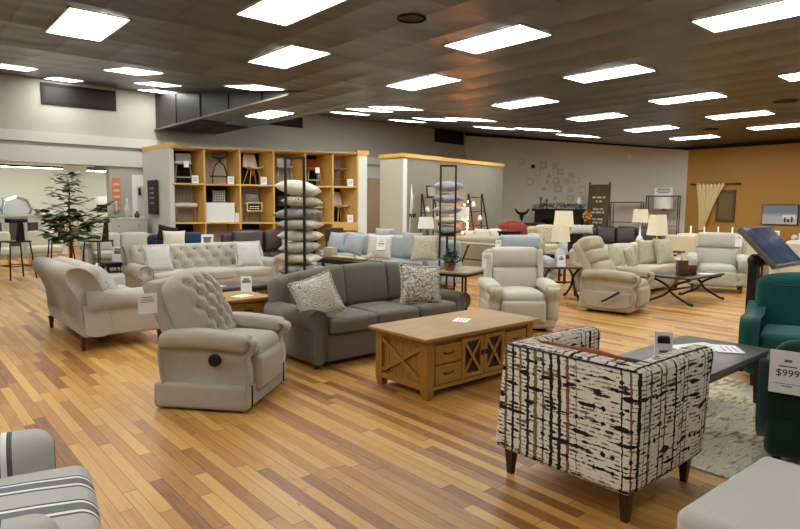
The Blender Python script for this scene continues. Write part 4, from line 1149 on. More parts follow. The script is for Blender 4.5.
for i in range(6):
    for j in range(3):
        x1, z0, z1 = XS[i+1]-.02, LV[j]+.02, LV[j+1]-.02
        MB().add([(x1, .004, z0), (x1-.30, .735, z0), (x1-.285, .739, z0), (x1+.0, .04, z0), (x1, .004, z1), (x1-.30, .735, z1), (x1-.285, .739, z1), (x1+.0, .04, z1)], [(3, 2, 1, 0), (4, 5, 6, 7), (0, 1, 5, 4), (1, 2, 6, 5), (2, 3, 7, 6), (3, 0, 4, 7)]).build('slanted_side', PINE, t, False)
MB().bb(4.82, 5.06, -.02, .78, 0, 3.0).build('end_panel', WHITE, t, False)
MB().bb(-.03, 5.1, -.05, .80, 3.02, 3.05).build('cornice', WHITE, t, False)
MB().bb(4.78, 5.10, -.06, .80, 3.00, 3.12).build('cap', PINE, t, False)
MB().bb(-.03, 4.8, -.05, -.02, 3.02, 3.06).build('cap', PINE, t, False)
MB().bb(XS[5]+.02, XS[6]-.02, -.0, .02, .95, 1.13).build('fascia', PINE, t, False)
# white end wall left of the shelf, with its wooden cap
def rot_wall(name, A, B, th, z0, z1, mat, side=1):
    A, B = Vector((A[0], A[1], 0)), Vector((B[0], B[1], 0)); d = (B-A).normalized(); n = Vector((-d.y, d.x, 0))*th*side
    v = [A, B, B+n, A+n]; return MB().add([(p.x, p.y, z0) for p in v]+[(p.x, p.y, z1) for p in v], [(0, 1, 2, 3), (7, 6, 5, 4), (0, 4, 5, 1), (1, 5, 6, 2), (2, 6, 7, 3), (3, 7, 4, 0)])
struct('wall_shelf_end', rot_wall('', (5.49, 15.06), (5.44, 16.85), .12, 0, 3.0, BANDW, -1), BANDW)
struct('trim_7', rot_wall('', (5.51, 15.0), (5.43, 16.85), .18, 3.0, 3.13, PINE, -1), PINE)

def small_tag(parent, x, y, z, s=.14): return MB().bb(x-s*.4, x+s*.4, y-.002, y+.002, z, z+s).build('price_tag', PAPER, parent, False, 'white price tag')
def prod_card(i, j, dx, label):
    o = MB().at(rx=-.1).bb(-.08, .08, -.003, .003, 0, .2).build('price_card', PAPER, None, False); tag(o, label, 'sign', 'white price cards in the cubbies'); o.location = c2w(XS[i]+dx, .10, LV[j]+.021); o.rotation_euler = (0, 0, CUBA)
    for k in range(3):
        MB().bb(-.05, .05, -.006, -.0035, .06+k*.04, .07+k*.04).build('printed_line', GREYINK, o, False)
def shell_chair(label, i, j, mat, red=False, leg=None):
    x, y = (XS[i]+XS[i+1])/2-.08, .40
    t = thing('side_chair', label, 'chair', c2w(x, y, LV[j]+.021), CUBA+R(25))
    prof = lambda s: None
    m = MB(); vs, fs = [], []; n, k = 10, 14
    for a in range(k+1):
        u = a/k
        if u < .5: py, pz = -.20+.36*(u*2), .44-.03*math.sin(u*2*PI)
        else: py, pz = .16+.08*((u-.5)*2)**.7, .44+.40*((u-.5)*2)
        wd = .21*(1-.0*u) if u < .5 else .21*(1-.28*((u-.5)*2)**2)
        for b in range(n+1):
            q = -1+2*b/n; vs.append((q*wd, py-(.05*q*q if u > .5 else 0), pz+(.05*q*q if u <= .55 else 0)))
    w_ = n+1
    for a in range(k):
        for b in range(n): fs.append((a*w_+b, a*w_+b+1, (a+1)*w_+b+1, (a+1)*w_+b))
    base = len(vs); vs += [(x_, y_+.004, z_-.012) for x_, y_, z_ in vs]
    fs += [tuple(reversed([q+base for q in f])) for f in fs[:k*n]]
    rim = [b for b in range(w_)]+[a*w_+n for a in range(1, k+1)]+[k*w_+b for b in range(n-1, -1, -1)]+[a*w_ for a in range(k-1, 0, -1)]
    fs += [(rim[q], rim[(q+1) % len(rim)], rim[(q+1) % len(rim)]+base, rim[q]+base) for q in range(len(rim))]
    m.add(vs, fs); m.build('shell', mat, t, 'all')
    for sx in (-1, 1):
        for sy in (-1, 1): MB().tube([(sx*.20, sy*.19, 0), (sx*.09, sy*.08, .40)], .011, 6).build('leg', leg or PINE, t, 'all')
    if red: MB().rbox(0, 0, .30, .10, .10, .13, .03, 3, 2).build('hang_tag', RUST, t, True, 'red cloth tag')
    return t
PINKW = plain('shell_blush', rgb(226, 208, 196), .5, .4)
METG = plain('galvanised_metal', rgb(168, 164, 150), .35, .5, .6, var=.2)
shell_chair('blush shell chair on a pale wooden frame in the top third cubby', 2, 2, PINKW, True)
shell_chair('white shell chair in the lower right cubby', 5, 1, plain('shell_white', rgb(226, 218, 206), .5, .4), leg=PINE)
# bar stool with dark moulded seat
def dome_stool(label, i, j):
    t = thing('bar_stool', label, 'stool', c2w((XS[i]+XS[i+1])/2-.06, .38, LV[j]+.021), CUBA)
    MB().rbox(.0, 0, .70, .40, .36, .11, .05, 4, 4, fn=lambda o, h: Vector((o.x, o.y, o.z+.10*(o.x/h[0])**2*(1 if o.x > 0 else .5)))).build('seat', LEATHER, t, 'all')
    MB().cyl((0, 0, .56), (0, 0, .66), .03).build('swivel', BLACKM, t)
    for k in range(4):
        a = PI/4+k*PI/2; MB().tube([(.26*math.cos(a), .26*math.sin(a), 0), (.25*math.cos(a), .25*math.sin(a), .25), (.16*math.cos(a), .16*math.sin(a), .48), (.0, .0, .58)], .012, 6).build('leg', BLACKM, t, 'all')
    MB().tube([(.255*math.cos(2*PI*k/20), .255*math.sin(2*PI*k/20), .2) for k in range(20)], .009, 5, True).build('foot_ring', BLACKM, t, 'all')
dome_stool('black stool with arched metal legs in the top second cubby', 1, 2)
def frame_stool(label, i, j, seatm, legm, hs=.62, back=None, w_=.40, tagq=True, y=.36):
    t = thing('counter_stool', label, 'stool', c2w((XS[i]+XS[i+1])/2-.10, y, LV[j]+.021), CUBA)
    MB().rbox(0, 0, hs, w_, w_*.9, .08 if back is None else .06, .02, 2, 2).build('seat', seatm, t)
    for sx in (-1, 1):
        for sy in (-1, 1): MB().tube([(sx*(w_/2-.0), sy*(w_/2-.03), 0), (sx*(w_/2-.04), sy*(w_/2-.06), hs-.03)], .013, 6).build('leg', legm, t, 'all')
    for sy in (-1, 1): MB().bb(-w_/2+.01, w_/2-.01, sy*(w_/2-.05)-.008, sy*(w_/2-.05)+.008, .15, .17).build('stretcher', legm, t, False)
    if back: MB().rbox(0, w_/2-.04, hs+.14, w_*.95, .04, back, .018, 2, 2).build('backrest', seatm, t)
    if tagq: small_tag(t, .08, -w_/2-.01, hs-.12, .15)
    return t
frame_stool('grey upholstered counter stool with thin frame in the top left cubby', 0, 2, LGREY, METG, .52, .22)
frame_stool('galvanised metal stool in the top fourth cubby', 3, 2, METG, METG, .48, .26, tagq=False)
frame_stool('stool with rust seat back and pale seat in the top fifth cubby', 4, 2, RUST, METG, .46, .26, w_=.36)
frame_stool('brown wooden stool in the top right cubby', 5, 2, BROWNWOOD, BROWNWOOD, .46, None, w_=.36, tagq=False)
frame_stool('galvanised metal chair behind the little chalkboard in the third lower cubby', 2, 1, METG, METG, .46, .30, w_=.42, tagq=False, y=.48)
# spindle bench with sheepskin
t = thing('spindle_chair', 'pale spindle back chair with a white fleece seat in the lower left cubby', 'chair', c2w(.36, .38, LV[1]+.021), CUBA)
for k in range(7): MB().tube([(-.24+k*.08, .16, .42), (-.26+k*.087, .22, .84)], .009, 6).build('spindle', METG, t, 'all')
MB().bb(-.27, .27, .2, .24, .82, .86).build('top_rail', METG, t, False)
MB().rbox(0, 0, .43, .56, .40, .10, .045, 4, 5, (0, 0, .02), fn=lambda o, h: o+Vector((0, 0, .014*noise.noise(o*25)))).build('fleece_seat', P_WHITE, t, 'all')
for sx in (-1, 1):
    for sy in (-1, 1): MB().tube([(sx*.24, sy*.18, 0), (sx*.2, sy*.14, .40)], .011, 6).build('leg', METG, t, 'all')
# white boxes with black and white pillow
for lb, x, z, w_, h_ in (('large white box in the second lower cubby', .34, 0, .70, .50), ('white box edge beside the large white box in the second lower cubby', .755, 0, .10, .24)):
    o = MB().bb(-w_/2, w_/2, -.18, .18, 0, h_).build('white_box', WHITE, None, False); tag(o, lb, 'box'); o.location = c2w(XS[1]+.03+x, .24, LV[1]+.021); o.rotation_euler = (0, 0, CUBA)
def check_mat():
    m = Mat('black_white_weave', .9); x, y, z = m.coords(); k = ((x*11+z*11).frac().gt(.5)); k2 = ((x*11-z*11).frac().gt(.5)); m.color(m.mix((k-k2).abs(), rgb(40, 36, 36), rgb(190, 182, 168))); return m.m
o = pillow('black and white woven pillow standing on the white box in the second lower cubby', c2w(XS[1]+.34, .30, LV[1]+.50+.18), CUBA, check_mat(), .36, .34, .12, rx=-.12)
# little chalkboard
t = thing('chalkboard', 'small black chalkboard in a gold frame in the third lower cubby', 'sign', c2w(XS[2]+.36, .12, LV[1]+.42), CUBA, rx=-.12)
MB().bb(-.17, .17, -.004, .004, -.09, .09).build('board', plain('chalk_black', rgb(38, 38, 40), .8), t, False)
f = MB(); f.bb(-.20, .20, -.012, .012, .09, .12).bb(-.20, .20, -.012, .012, -.12, -.09).bb(-.20, -.17, -.012, .012, -.09, .09).bb(.17, .20, -.012, .012, -.09, .09); f.build('frame', PINE, t, False)
for k in range(2):
    for q in range(4): MB().bb(-.13+q*.065, -.13+q*.065+.045, -.006, -.004, -.05+k*.05, -.035+k*.05).build('chalk_line', PAPER, t, False)
MB().tube([(-.14, .02, -.10), (-.14, .16, -.40)], .008, 5).build('easel_leg', BLACKM, t, 'all'); MB().tube([(.14, .02, -.10), (.14, .16, -.40)], .008, 5).build('easel_leg', BLACKM, t, 'all')
prod_card(0, 2, .60, 'white price card in the top left cubby'); prod_card(1, 2, .64, 'white price card in the top second cubby'); prod_card(2, 2, .60, 'white price card in the top third cubby')
prod_card(5, 2, .50, 'white price card in the top right cubby'); prod_card(5, 1, .50, 'white price card in the lower right cubby')
frame_stool('folded brown blanket bench in the fifth lower cubby', 4, 1, GREIGE, GREYWOOD, .40, .20, w_=.44, tagq=False)
frame_stool('dark stool in the fourth lower cubby behind the pillow stack', 3, 1, LEATHER, BLACKM, .46, .2, w_=.36, tagq=False)
t = thing('side_chair', 'dark brown chair back standing before the right end of the cubby shelf', 'chair', (9.05, 13.0, 0), R(-23))
MB().rbox(0, .2, .86, .5, .05, .36, .02, 2, 2).build('backrest', LEATHER, t); MB().rbox(0, 0, .45, .48, .44, .06, .02, 2, 2).build('seat', LEATHER, t)
for sx in (-1, 1):
    for sy in (-1, 1): MB().bb(sx*.21-.018, sx*.21+.018, sy*.2-.018, sy*.2+.018, 0, .70 if sy > 0 else .43).build('leg', BLACKM, t, False)

# ---------------------------------------------------------------- grey partition
PAPERW = plain('textured_wallpaper', rgb(146, 144, 130), .9, .2, var=.2, scale=7)
struct('wall_partition_end', rot_wall('', (10.41, 11.9), (10.31, 12.72), .14, 0, 2.90, BANDW, -1), plain('partition_paint', rgb(196, 188, 170), .8))
struct('wall_partition', rot_wall('', (10.41, 11.9), (15.13, 12.43), .14, 0, 2.90, PAPERW, 1), PAPERW)
o_ = struct('trim_8', rot_wall('', (10.40, 11.86), (15.16, 12.40), .2, 2.90, 3.0, PINE, 1), PINE)
struct('trim_9', rot_wall('', (10.36, 11.84), (10.27, 12.74), .2, 2.90, 3.0, PINE, -1), PINE)
struct('trim_10', rot_wall('', (10.40, 11.88), (10.55, 11.897), .012, 0, 2.86, WHITE, -1), WHITE)

# ladder shelves
def ladder_shelf(label, loc, rz, W, Hh, n):
    t = thing('ladder_shelf', label, 'shelf', loc, rz)
    for s in (-1, 1):
        MB().tube([(s*W/2, -.30, 0), (s*W/2*.86, .12, Hh)], .024, 4).build('side_rail', ESPR, t, False)
        MB().tube([(s*W/2, .14, 0), (s*W/2*.86, .14, Hh)], .02, 4).build('side_rail', ESPR, t, False)
    for k in range(n):
        z = .25+(Hh-.35)*k/(n-1); y = -.30+.42*z/Hh; w_ = W*(1-.14*z/Hh); MB().bb(-w_/2, w_/2, y, .15, z-.012, z+.012).build('shelf_board', ESPR, t, False)
    return t
LA = R(6.4)
ladder_shelf('black ladder shelf at the left of the grey partition, framed picture on top', (11.2, 11.62, 0), LA, .56, 1.95, 5)
ladder_shelf('black ladder shelf at the right of the grey partition with small white objects', (13.35, 11.85, 0), LA, .78, 2.0, 5)
t = thing('picture_frame', 'black framed picture on top of the left ladder shelf', 'picture', (11.25, 11.66, 1.86), LA, rx=-.1)
MB().bb(-.2, .2, -.01, .01, 0, .32).build('frame', BLACKM, t, False); MB().bb(-.16, .16, -.014, -.01, .04, .28).build('print', plain('faded_print', rgb(176, 172, 170), .7, var=.5, scale=16), t, False)
for k, (x, z, lb) in enumerate([(13.15, 1.62, 'white trinket on the upper shelf of the right ladder shelf'), (13.45, 1.22, 'white trinket on the middle shelf of the right ladder shelf'), (13.3, .84, 'white trinket on the lower shelf of the right ladder shelf'),
        (11.1, 1.47, 'white trinket on the upper shelf of the left ladder shelf'), (11.25, 1.09, 'dark jar on the middle shelf of the left ladder shelf')]):
    o = MB().lathe([(.001, 0), (.05, 0), (.07, .06), (.04, .12), (.03, .16), (.001, .16)], n=14).build('vase', WHITE if k < 4 else BROWNWOOD); tag(o, lb, 'decor'); o.location = (x, 11.68 if k > 2 else 11.88, z)
# white floral wall hanging beside the partition edge
o = MB(); 
for k in range(6): o.tube([(0, 0, 0), (.06*math.sin(k), -.01, -.2*k-.2), (.09*math.cos(k*2), -.01, -.2*k-.35)], .008, 5)
o = o.build('wall_hanging', WHITE, None, 'all'); tag(o, 'thin white twig hanging on the left edge of the grey partition', 'decor'); o.location = (10.72, 11.90, 2.2)
o = MB().rbox(0, 0, 0, .22, .03, .1, .01, 1, 1).build('wall_sconce', BLACKM); tag(o, 'small dark sconce on the grey partition near its left edge', 'decor'); o.location = (10.78, 11.90, 1.38)

# glowing twig decoration
GLOW = emit('warm_bulb', (1, .30, .07, 1), 160)
t = thing('lit_twig_tree', 'glowing orange twig tree between the pillow rack and the right ladder shelf', 'decorative lamp', (12.62, 11.75, 0))
MB().lathe([(.001, 0), (.12, 0), (.14, .25), (.001, .25)], n=14).build('pot', BLACKM, t)
m = MB(); g = MB(); rnd = random.Random(5)
for k in range(9):
    a = rnd.uniform(0, 6.28); x, y = .14*math.cos(a), .14*math.sin(a); z = rnd.uniform(1.3, 1.85); m.tube([(0, 0, .24), (x*.4, y*.4, .9), (x, y, z)], .008, 5)
    for q in range(3):
        f = rnd.uniform(.55, 1); g.lathe([(.001, -.022), (.02, 0), (.001, .022)], cx=x*f, cy=y*f, cz=z*f+.02, n=8)
m.build('twigs', BROWNWOOD, t, 'all'); g.build('bulbs', GLOW, t, 'all')
# lamps behind the blue sofa
t = thing('floor_lamp', 'brass arc lamp with white drum shade behind the right end of the blue sofa', 'lamp', (9.28, 8.78, 0), R(-41))
BR = plain('brass_metal', rgb(190, 156, 92), .3, .5, .85)
MB().lathe([(.001, 0), (.14, 0), (.14, .02), (.001, .025)], n=20).build('base', BR, t)
MB().tube([(-.20, 0, .02), (-.20, 0, 1.28), (-.16, 0, 1.33), (0, 0, 1.33), (.0, 0, 1.42)], .012, 8).build('arm', BR, t, 'all'); 
MB().lathe([(.21, 0), (.21, .24), (.205, .24), (.205, 0)], cx=.0, cz=1.37, n=28, caps=False).build('lamp_shade', SHADEW, t)
slim_table('end_table', 'dark end table behind the blue sofa carrying a white shaded lamp', 'end table', (9.35, 9.87, 0), R(0), .5, .5, .65, ESPR, BLACKM)
lamp('white shaded table lamp behind the blue sofa, lower and left of the brass lamp', (9.35, 9.87, .65), .19, .155, .26, .73, SHADEW, BROWNWOOD)

# ---------------------------------------------------------------- angled wall: framed sheets, mantel, shelves
def wallpt(y, off=.0):
    x = XR-(y-YK)*(XR-XB)/(YB-YK); n = Vector((-.967, -.255, 0)); return Vector((x, y, 0))+n*off
SHM = [plain('aged_paper_a', rgb(206, 192, 160), .8, var=.15), plain('aged_paper_b', rgb(216, 210, 196), .8, var=.1), plain('aged_paper_c', rgb(196, 182, 148), .8, var=.2), plain('aged_paper_d', rgb(198, 196, 190), .8, var=.1)]
pts = [(14.54, 3.37), (14.06, 3.18), (13.68, 3.22), (13.23, 3.17), (13.9, 2.93), (13.44, 2.81), (13.04, 2.95), (12.63, 2.79), (14.16, 2.60), (13.51, 2.59), (13.18, 2.62), (12.77, 2.61), (12.45, 2.64), (13.62, 2.33), (13.09, 2.33), (12.65, 2.28), (12.22, 2.28), (13.19, 1.98), (12.64, 1.98), (12.2, 1.98)]
for i, (y, z) in enumerate(pts):
    p = wallpt(y, .03)
    s_ = .12+.012*(i % 3)
    t = thing('framed_print', 'small aged paper print among the sheets hung above the black mantel', 'picture', (p.x, p.y, z), ABL, 'aged paper prints above the mantel')
    MB().bb(-s_, s_, -.01, .01, -s_, s_).build('sheet', SHM[i % 4], t, False)
    MB().bb(-s_*.6, s_*.6, -.013, -.01, -s_*.55, s_*.55).build('print', SHM[(i+1) % 4] if i != 1 else BLACKM, t, False)
p = wallpt(10.68, .03); o = MB().bb(-.05, .05, -.015, .015, -.07, .07).build('thermostat', WHITE, None, False); tag(o, 'tiny white box high on the wall right of the leaning sign', 'thermostat', loc=(p.x, p.y, 3.40), rot=(0, 0, ABL))

# mantel
p = wallpt(12.82, .66)
t = thing('mantelpiece', 'black fireplace mantel with garland below the hung sheets', 'fireplace', (p.x, p.y, 0), ABL)
for s in (-1, 1): MB().bb(s*.72-.14, s*.72+.14, -.16, .16, 0, 1.46).build('pilaster', TRIMB, t, False)
MB().bb(-.86, .86, -.14, .16, 1.2, 1.50).build('frieze', TRIMB, t, False); MB().bb(-.95, .95, -.22, .18, 1.50, 1.58).build('shelf_board', TRIMB, t, False)
MB().bb(-.6, .6, .08, .16, 0, 1.2).build('firebox', plain('firebox_navy', rgb(26, 28, 40), .7), t, False)
m = MB(); rnd = random.Random(2)
for k in range(420):
    x = rnd.uniform(-1.0, .95); q = Vector((x, -.10+rnd.uniform(-.12, .1), 1.66+rnd.uniform(-.06, .08)-(.25*max(0, -x-.82)/.18*rnd.random()))); d = Vector((rnd.uniform(-1, 1), rnd.uniform(-1, .4), rnd.uniform(-.5, 1))).normalized()*.12; s_ = d.cross(Vector((.3, .2, 1))).normalized()*.018
    m.add([q, q+d*.5+s_, q+d, q+d*.5-s_], [(0, 1, 2, 3)])
o = m.build('garland', plain('pine_garland', rgb(70, 84, 72), .8, var=.5, scale=14), None, 'all'); tag(o, 'dusty green pine garland lying along the black mantel', 'garland', kind='stuff'); o.location = (p.x, p.y, 0); o.rotation_euler = (0, 0, ABL)
for lb, x, hh in (('taller wooden candlestick at the left end of the mantel', -.72, .42), ('shorter wooden candlestick beside the taller one on the mantel', -.50, .34)):
    M_ = Matrix.Translation((p.x, p.y, 0)) @ Matrix.Rotation(ABL, 4, 'Z') @ Vector((x, .06, 1.582))
    o = MB().lathe([(.001, 0), (.06, 0), (.02, .04), (.035, hh*.4), (.018, hh*.6), (.05, hh-.03), (.05, hh), (.001, hh)], n=12).build('candlestick', plain('aged_wood_'+str(int(hh*100)), rgb(120, 104, 88), .7), None, 'all'); tag(o, lb, 'candlestick', loc=M_)
M_ = Matrix.Translation((p.x, p.y, 0)) @ Matrix.Rotation(ABL, 4, 'Z') @ Vector((.70, .05, 1.582))
o = MB().lathe([(.001, 0), (.11, 0), (.12, .28), (.07, .36), (.09, .42), (.085, .42), (.06, .36), (.001, .05)], n=16).build('glass_jar', GLASSY, None, 'all'); tag(o, 'clear glass jar at the right end of the mantel', 'jar', loc=M_)
# warm wreath beside the mantel
M_ = Matrix.Translation((p.x, p.y, 0)) @ Matrix.Rotation(ABL, 4, 'Z') @ Vector((1.08, -.1, 0))
t = thing('floral_arrangement', 'orange and cream autumn flowers on a stand at the right end of the mantel', 'flowers', M_)
MB().lathe([(.001, 0), (.1, 0), (.1, .03), (.03, .05), (.03, 1.0), (.1, 1.05), (.12, 1.2), (.001, 1.2)], n=14).build('stand', BROWNWOOD, t, 'all')
for col, nm, sd in ((rgb(206, 96, 40), 'orange_petals', 1), (rgb(226, 200, 130), 'cream_petals', 2)):
    m = MB(); rnd = random.Random(sd)
    for k in range(60):
        q = Vector((rnd.gauss(0, .06), rnd.gauss(0, .06), 1.34+rnd.gauss(0, .09))); m.rbox(q.x, q.y, q.z, .06, .06, .05, .02, 1, 1)
    m.build('blossoms', plain(nm, col, .7), t, 'all')
# leaning ladder sign
p = wallpt(11.62, .30)
t = thing('ladder_sign', 'tall leaning ladder sign with pale lettering right of the mantel', 'sign', (p.x, p.y, 0), ABL, rx=-.12)
for s in (-1, 1): MB().bb(s*.35-.03, s*.35+.03, -.03, .03, 0, 2.56).build('side_rail', BROWNWOOD, t, False)
def sign_mat():
    m = Mat('weathered_sign', .8); x, y, z = m.coords(); n = m.noise(m.vec(x*4, y, z*9), 2, 5, .7)
    m.color(m.ramp(n, [(.3, rgb(62, 48, 34)), (.45, rgb(120, 96, 60)), (.55, rgb(90, 82, 52)), (.68, rgb(160, 136, 92))])); return m.m
MB().bb(-.33, .33, -.015, .015, .85, 2.48).build('panel', sign_mat(), t, False)
for k, (z, ws) in enumerate([(1.98, (.12, .16, .10)), (1.84, (.08, .10)), (1.56, (.2, .12)), (1.44, (.10, .18, .08)), (1.20, (.14, .2)), (1.08, (.2, .1))]):
    x = -sum(ws)/2-.02*(len(ws)-1)
    for w_ in ws: MB().bb(x, x+w_, -.02, -.015, z, z+.07).build('lettering', SHM[1], t, False); x += w_+.04
# metal shelves
p = wallpt(10.56, .55); metal_shelf('metal_shelf', 'lower black metal shelf with brown boards near the leaning sign', (p.x, p.y, 0), ABL, .98, .38, 1.84, [.5, 1.15, 1.82], BROWNWOOD)
p = wallpt(9.48, .45); ms = metal_shelf('metal_shelf', 'taller black metal shelf beside the mustard wall corner', (p.x, p.y, 0), ABL, .98, .38, 2.05, [.5, 1.05, 1.55, 2.03], GREYWOOD)
t = sign_holder('white store sign standing on top of the taller metal shelf', (p.x, p.y, 2.05), ABL, .56, .26, [(.7, .035, GREYINK), (.8, .03, GREYINK), (.6, .03, GREYINK)], tilt=0)
t = lamp('white drum lamp high on the taller metal shelf', (p.x, p.y-.02, 1.563), .30, .30, .38, .44, SHADEW, BLACKM, kind='post')

RUSTD = fabric('dark_rust_leather', rgb(124, 54, 36), .15)
# leather sofa far right, red chair and the things in front of the mantel
sofa('sofa', 'long dark brown leather sofa in front of the far shelves', 'sofa', (16.6, 8.95, 0), R(-62), LEATHER, W=2.3, D=.95, Hb=1.03, arm_h=.80, arm_w=.3, seat_h=.55, nseat=3, nback=3, legs=.06, arm='pad')
pillow('pale speckled cushion at the left end of the long dark leather sofa', (15.9, 10.0, .98), R(-60), P_LG, .7, .3, .2, rx=-.3)
sofa('armchair', 'rust red armchair with rounded back near the end of the grey partition', 'armchair', (14.45, 11.25, 0), R(-25), RUSTD, W=1.0, D=.8, Hb=1.08, arm_h=.95, arm_w=.16, seat_h=.6, nseat=1, nback=1, legs=.12, arm='pad', back_arch=.14)
sofa('armchair', 'floral patterned small armchair beside the black table by the mantel', 'armchair', (13.75, 9.7, 0), R(-35), swirl_mat('floral_cream', rgb(200, 190, 164), rgb(104, 110, 90), rgb(150, 120, 90), 10), W=.95, D=.8, Hb=1.10, arm_h=.9, arm_w=.18, seat_h=.6, nseat=1, nback=1, legs=.1, arm='pad')
slim_table('side_table', 'black square table in front of the rust red armchair', 'side table', (12.78, 10.22, 0), R(0), .6, .36, .98, TRIMB, TRIMB, .4)
slim_table('side_table', 'brown side table before the black mantel', 'side table', (16.3, 12.0, 0), R(10), .6, .5, 1.12, BROWNWOOD, BROWNWOOD, .6)
t = thing('steer_head', 'dark horned steer head sculpture on a slim stand left of the mantel', 'sculpture', (17.1, 13.15, 0), ABL)
MB().lathe([(.001, 0), (.16, 0), (.16, .03), (.02, .05), (.02, 1.2), (.001, 1.2)], n=14).build('stand', BLACKM, t, 'all')
MB().tube([(0, 0, 1.18), (0, -.02, 1.30), (0, 0, 1.44)], [.04, .07, .10], 10).build('head', TRIMB, t, 'all')
for s in (-1, 1): MB().tube([(s*.05, 0, 1.40), (s*.16, 0, 1.44), (s*.24, 0, 1.54), (s*.26, 0, 1.60)], [.06, .045, .03, .008], 8).build('horn', TRIMB, t, 'all')

# ---------------------------------------------------------------- mustard wall side
Mw = R(-90)
t = thing('curtain_rod', 'wooden curtain rod on the mustard wall holding a gathered cream curtain', 'curtain rod', (XR-.09, 7.95, 2.42), Mw)
MB().tube([(-.72, 0, 0), (.72, 0, 0)], .022, 10).build('rod', BROWNWOOD, t, 'all')
for s in (-1, 1): MB().lathe([(.001, -.05), (.04, 0), (.001, .05)], cx=s*.74, n=10).build('finial', BROWNWOOD, t, 'all')
for s in (-.6, .6): MB().bb(s-.015, s+.015, -.0, .09, -.03, .0).build('bracket', BROWNWOOD, t, False)
m = MB(); vs, fs = [], []; nx, nz = 60, 24
for b in range(nz+1):
    v = b/nz; z = .03-1.5*v; left = -.57+.14*v+.02*math.sin(v*3); right = .32-(.58*v**1.0)-.05*math.sin(v*PI)
    for a in range(nx+1):
        u = a/nx; vs.append((left+(right-left)*u, -.03+.028*math.sin(u*46+v*2)*(1-.3*v), z-.02*math.sin(u*3)))
for b in range(nz):
    for a in range(nx): fs.append((b*(nx+1)+a, b*(nx+1)+a+1, (b+1)*(nx+1)+a+1, (b+1)*(nx+1)+a))
n0 = len(vs); vs += [(x, y+.006, z) for x, y, z in vs]; fs += [tuple(q+n0 for q in reversed(f)) for f in fs[:nx*nz]]
m.add(vs, fs); o = m.build('curtain', fabric('cream_curtain', rgb(226, 208, 160), .06), None, 'all'); tag(o, 'cream curtain gathered to the left on the mustard wall', 'curtain', loc=(XR-.09, 7.95, 2.42), rot=(0, 0, Mw))
t = thing('wall_mirror', 'dark framed mirror half hidden by the cream curtain', 'mirror', (XR-.03, 7.62, 1.72), Mw)
f = MB(); f.bb(-.28, .28, -.02, .02, .40, .50).bb(-.28, .28, -.02, .02, -.5, -.40).bb(-.28, -.20, -.02, .02, -.4, .4).bb(.20, .28, -.02, .02, -.4, .4); f.build('frame', BROWNWOOD, t, False)
MB().bb(-.2, .2, -.0, .015, -.4, .4).build('glass', plain('mirror_glass', rgb(186, 170, 120), .08, .6, .7), t, False)
def beach_mat():
    m = Mat('canvas_beach', .7); x, y, z = m.coords(); n = m.noise(m.vec(x*3, y, z*12), 3, 4)
    m.color(m.mix((((z+n*.10)-.0)*9).clamp(), rgb(190, 190, 190), rgb(128, 140, 158))); return m.m
t = thing('canvas_picture', 'canvas picture of a grey blue shore scene on the mustard wall', 'picture', (XR-.035, 6.08, 1.47), Mw)
MB().bb(-.48, .48, -.03, .03, -.30, .30).build('edge', TRIMB, t, False); MB().bb(-.46, .46, -.034, -.03, -.28, .28).build('canvas', beach_mat(), t, False)
for x, w_, h_ in ((.12, .05, .14), (.2, .06, .10), (.30, .05, .16)): MB().bb(x, x+w_, -.037, -.034, -.22, -.22+h_).build('painted_chair', plain('painted_dark_%d' % int(x*100), rgb(60, 62, 72), .7), t, False)
MB().bb(.08, .4, -.036, -.034, -.12, -.0).build('painted_shape', WHITE, t, False)
slim_table('writing_desk', 'dark brown desk against the mustard wall below the shore picture', 'desk', (19.3, 5.3, 0), Mw, 1.6, .6, .74, BROWNWOOD, BROWNWOOD)
for lb, x, y, z, w_, h_ in (('white card standing left of the shore picture by the mustard wall', 19.7, 6.75, .74, .3, .2), ('white card leaning at the left end of the brown desk', 19.35, 5.9, .74, .22, .28), ('white card with print at the right end of the brown desk', 19.2, 5.05, .74, .42, .24)):
    sign_holder(lb, (x, y, z), Mw+.2, w_, h_, [(.6, .02, GREYINK), (.7, .02, GREYINK)])
slim_table('side_table', 'small brown table beside the desk under a white card', 'side table', (19.72, 6.75, 0), Mw, .5, .4, .74, BROWNWOOD, BROWNWOOD)
o = MB().lathe([(.001, 0), (.07, .02), (.09, .1), (.05, .17), (.001, .18)], n=14).build('vase', WHITE, None, 'all'); tag(o, 'small round white vase on the brown desk', 'vase', loc=(19.5, 5.45, .74))
# cream sofa back
sofa('sofa', 'wide cream sofa seen from behind, right of the khaki sofa', 'sofa', (15.85, 6.05, 0), R(90), plain('cream_back_cloth', rgb(206, 196, 166), .9), W=2.4, D=.98, Hb=.94, arm_h=.7, arm_w=.22, seat_h=.5, legs=.1, arm='track', backr=.03, lean_=0, backmode='cushion')
sofa('sofa', 'second cream sofa back beyond the touch screen post', 'sofa', (15.3, 3.3, 0), R(90), CREAM, W=2.6, D=.98, Hb=.90, arm_h=.7, arm_w=.22, seat_h=.5, legs=.1, arm='track', backr=.03, lean_=0)
slim_table('console_table', 'narrow wooden console with white candles behind the cream sofa', 'console table', (17.1, 6.4, 0), Mw, 2.4, .35, .82, PINE, PINE)
for k in range(6):
    o = MB().lathe([(.001, 0), (.05, 0), (.018, .02), (.018, .10), (.03, .11), (.022, .12), (.020, .32), (.001, .33)], n=10).build('candlestick', WHITE, None, 'all'); tag(o, 'slim white candlestick in the row on the console behind the cream sofa', 'candlestick', 'white candlesticks on the console', loc=(17.1, 5.5+k*.36, .82))
pillow('small cream and brown striped pillow between the grey recliner and the cream sofa', (13.3, 4.75, .76), R(-75), stripe_mat('brown_stripe_cushion', 0, 12, 0), .42, .40, .14, rx=-.15)
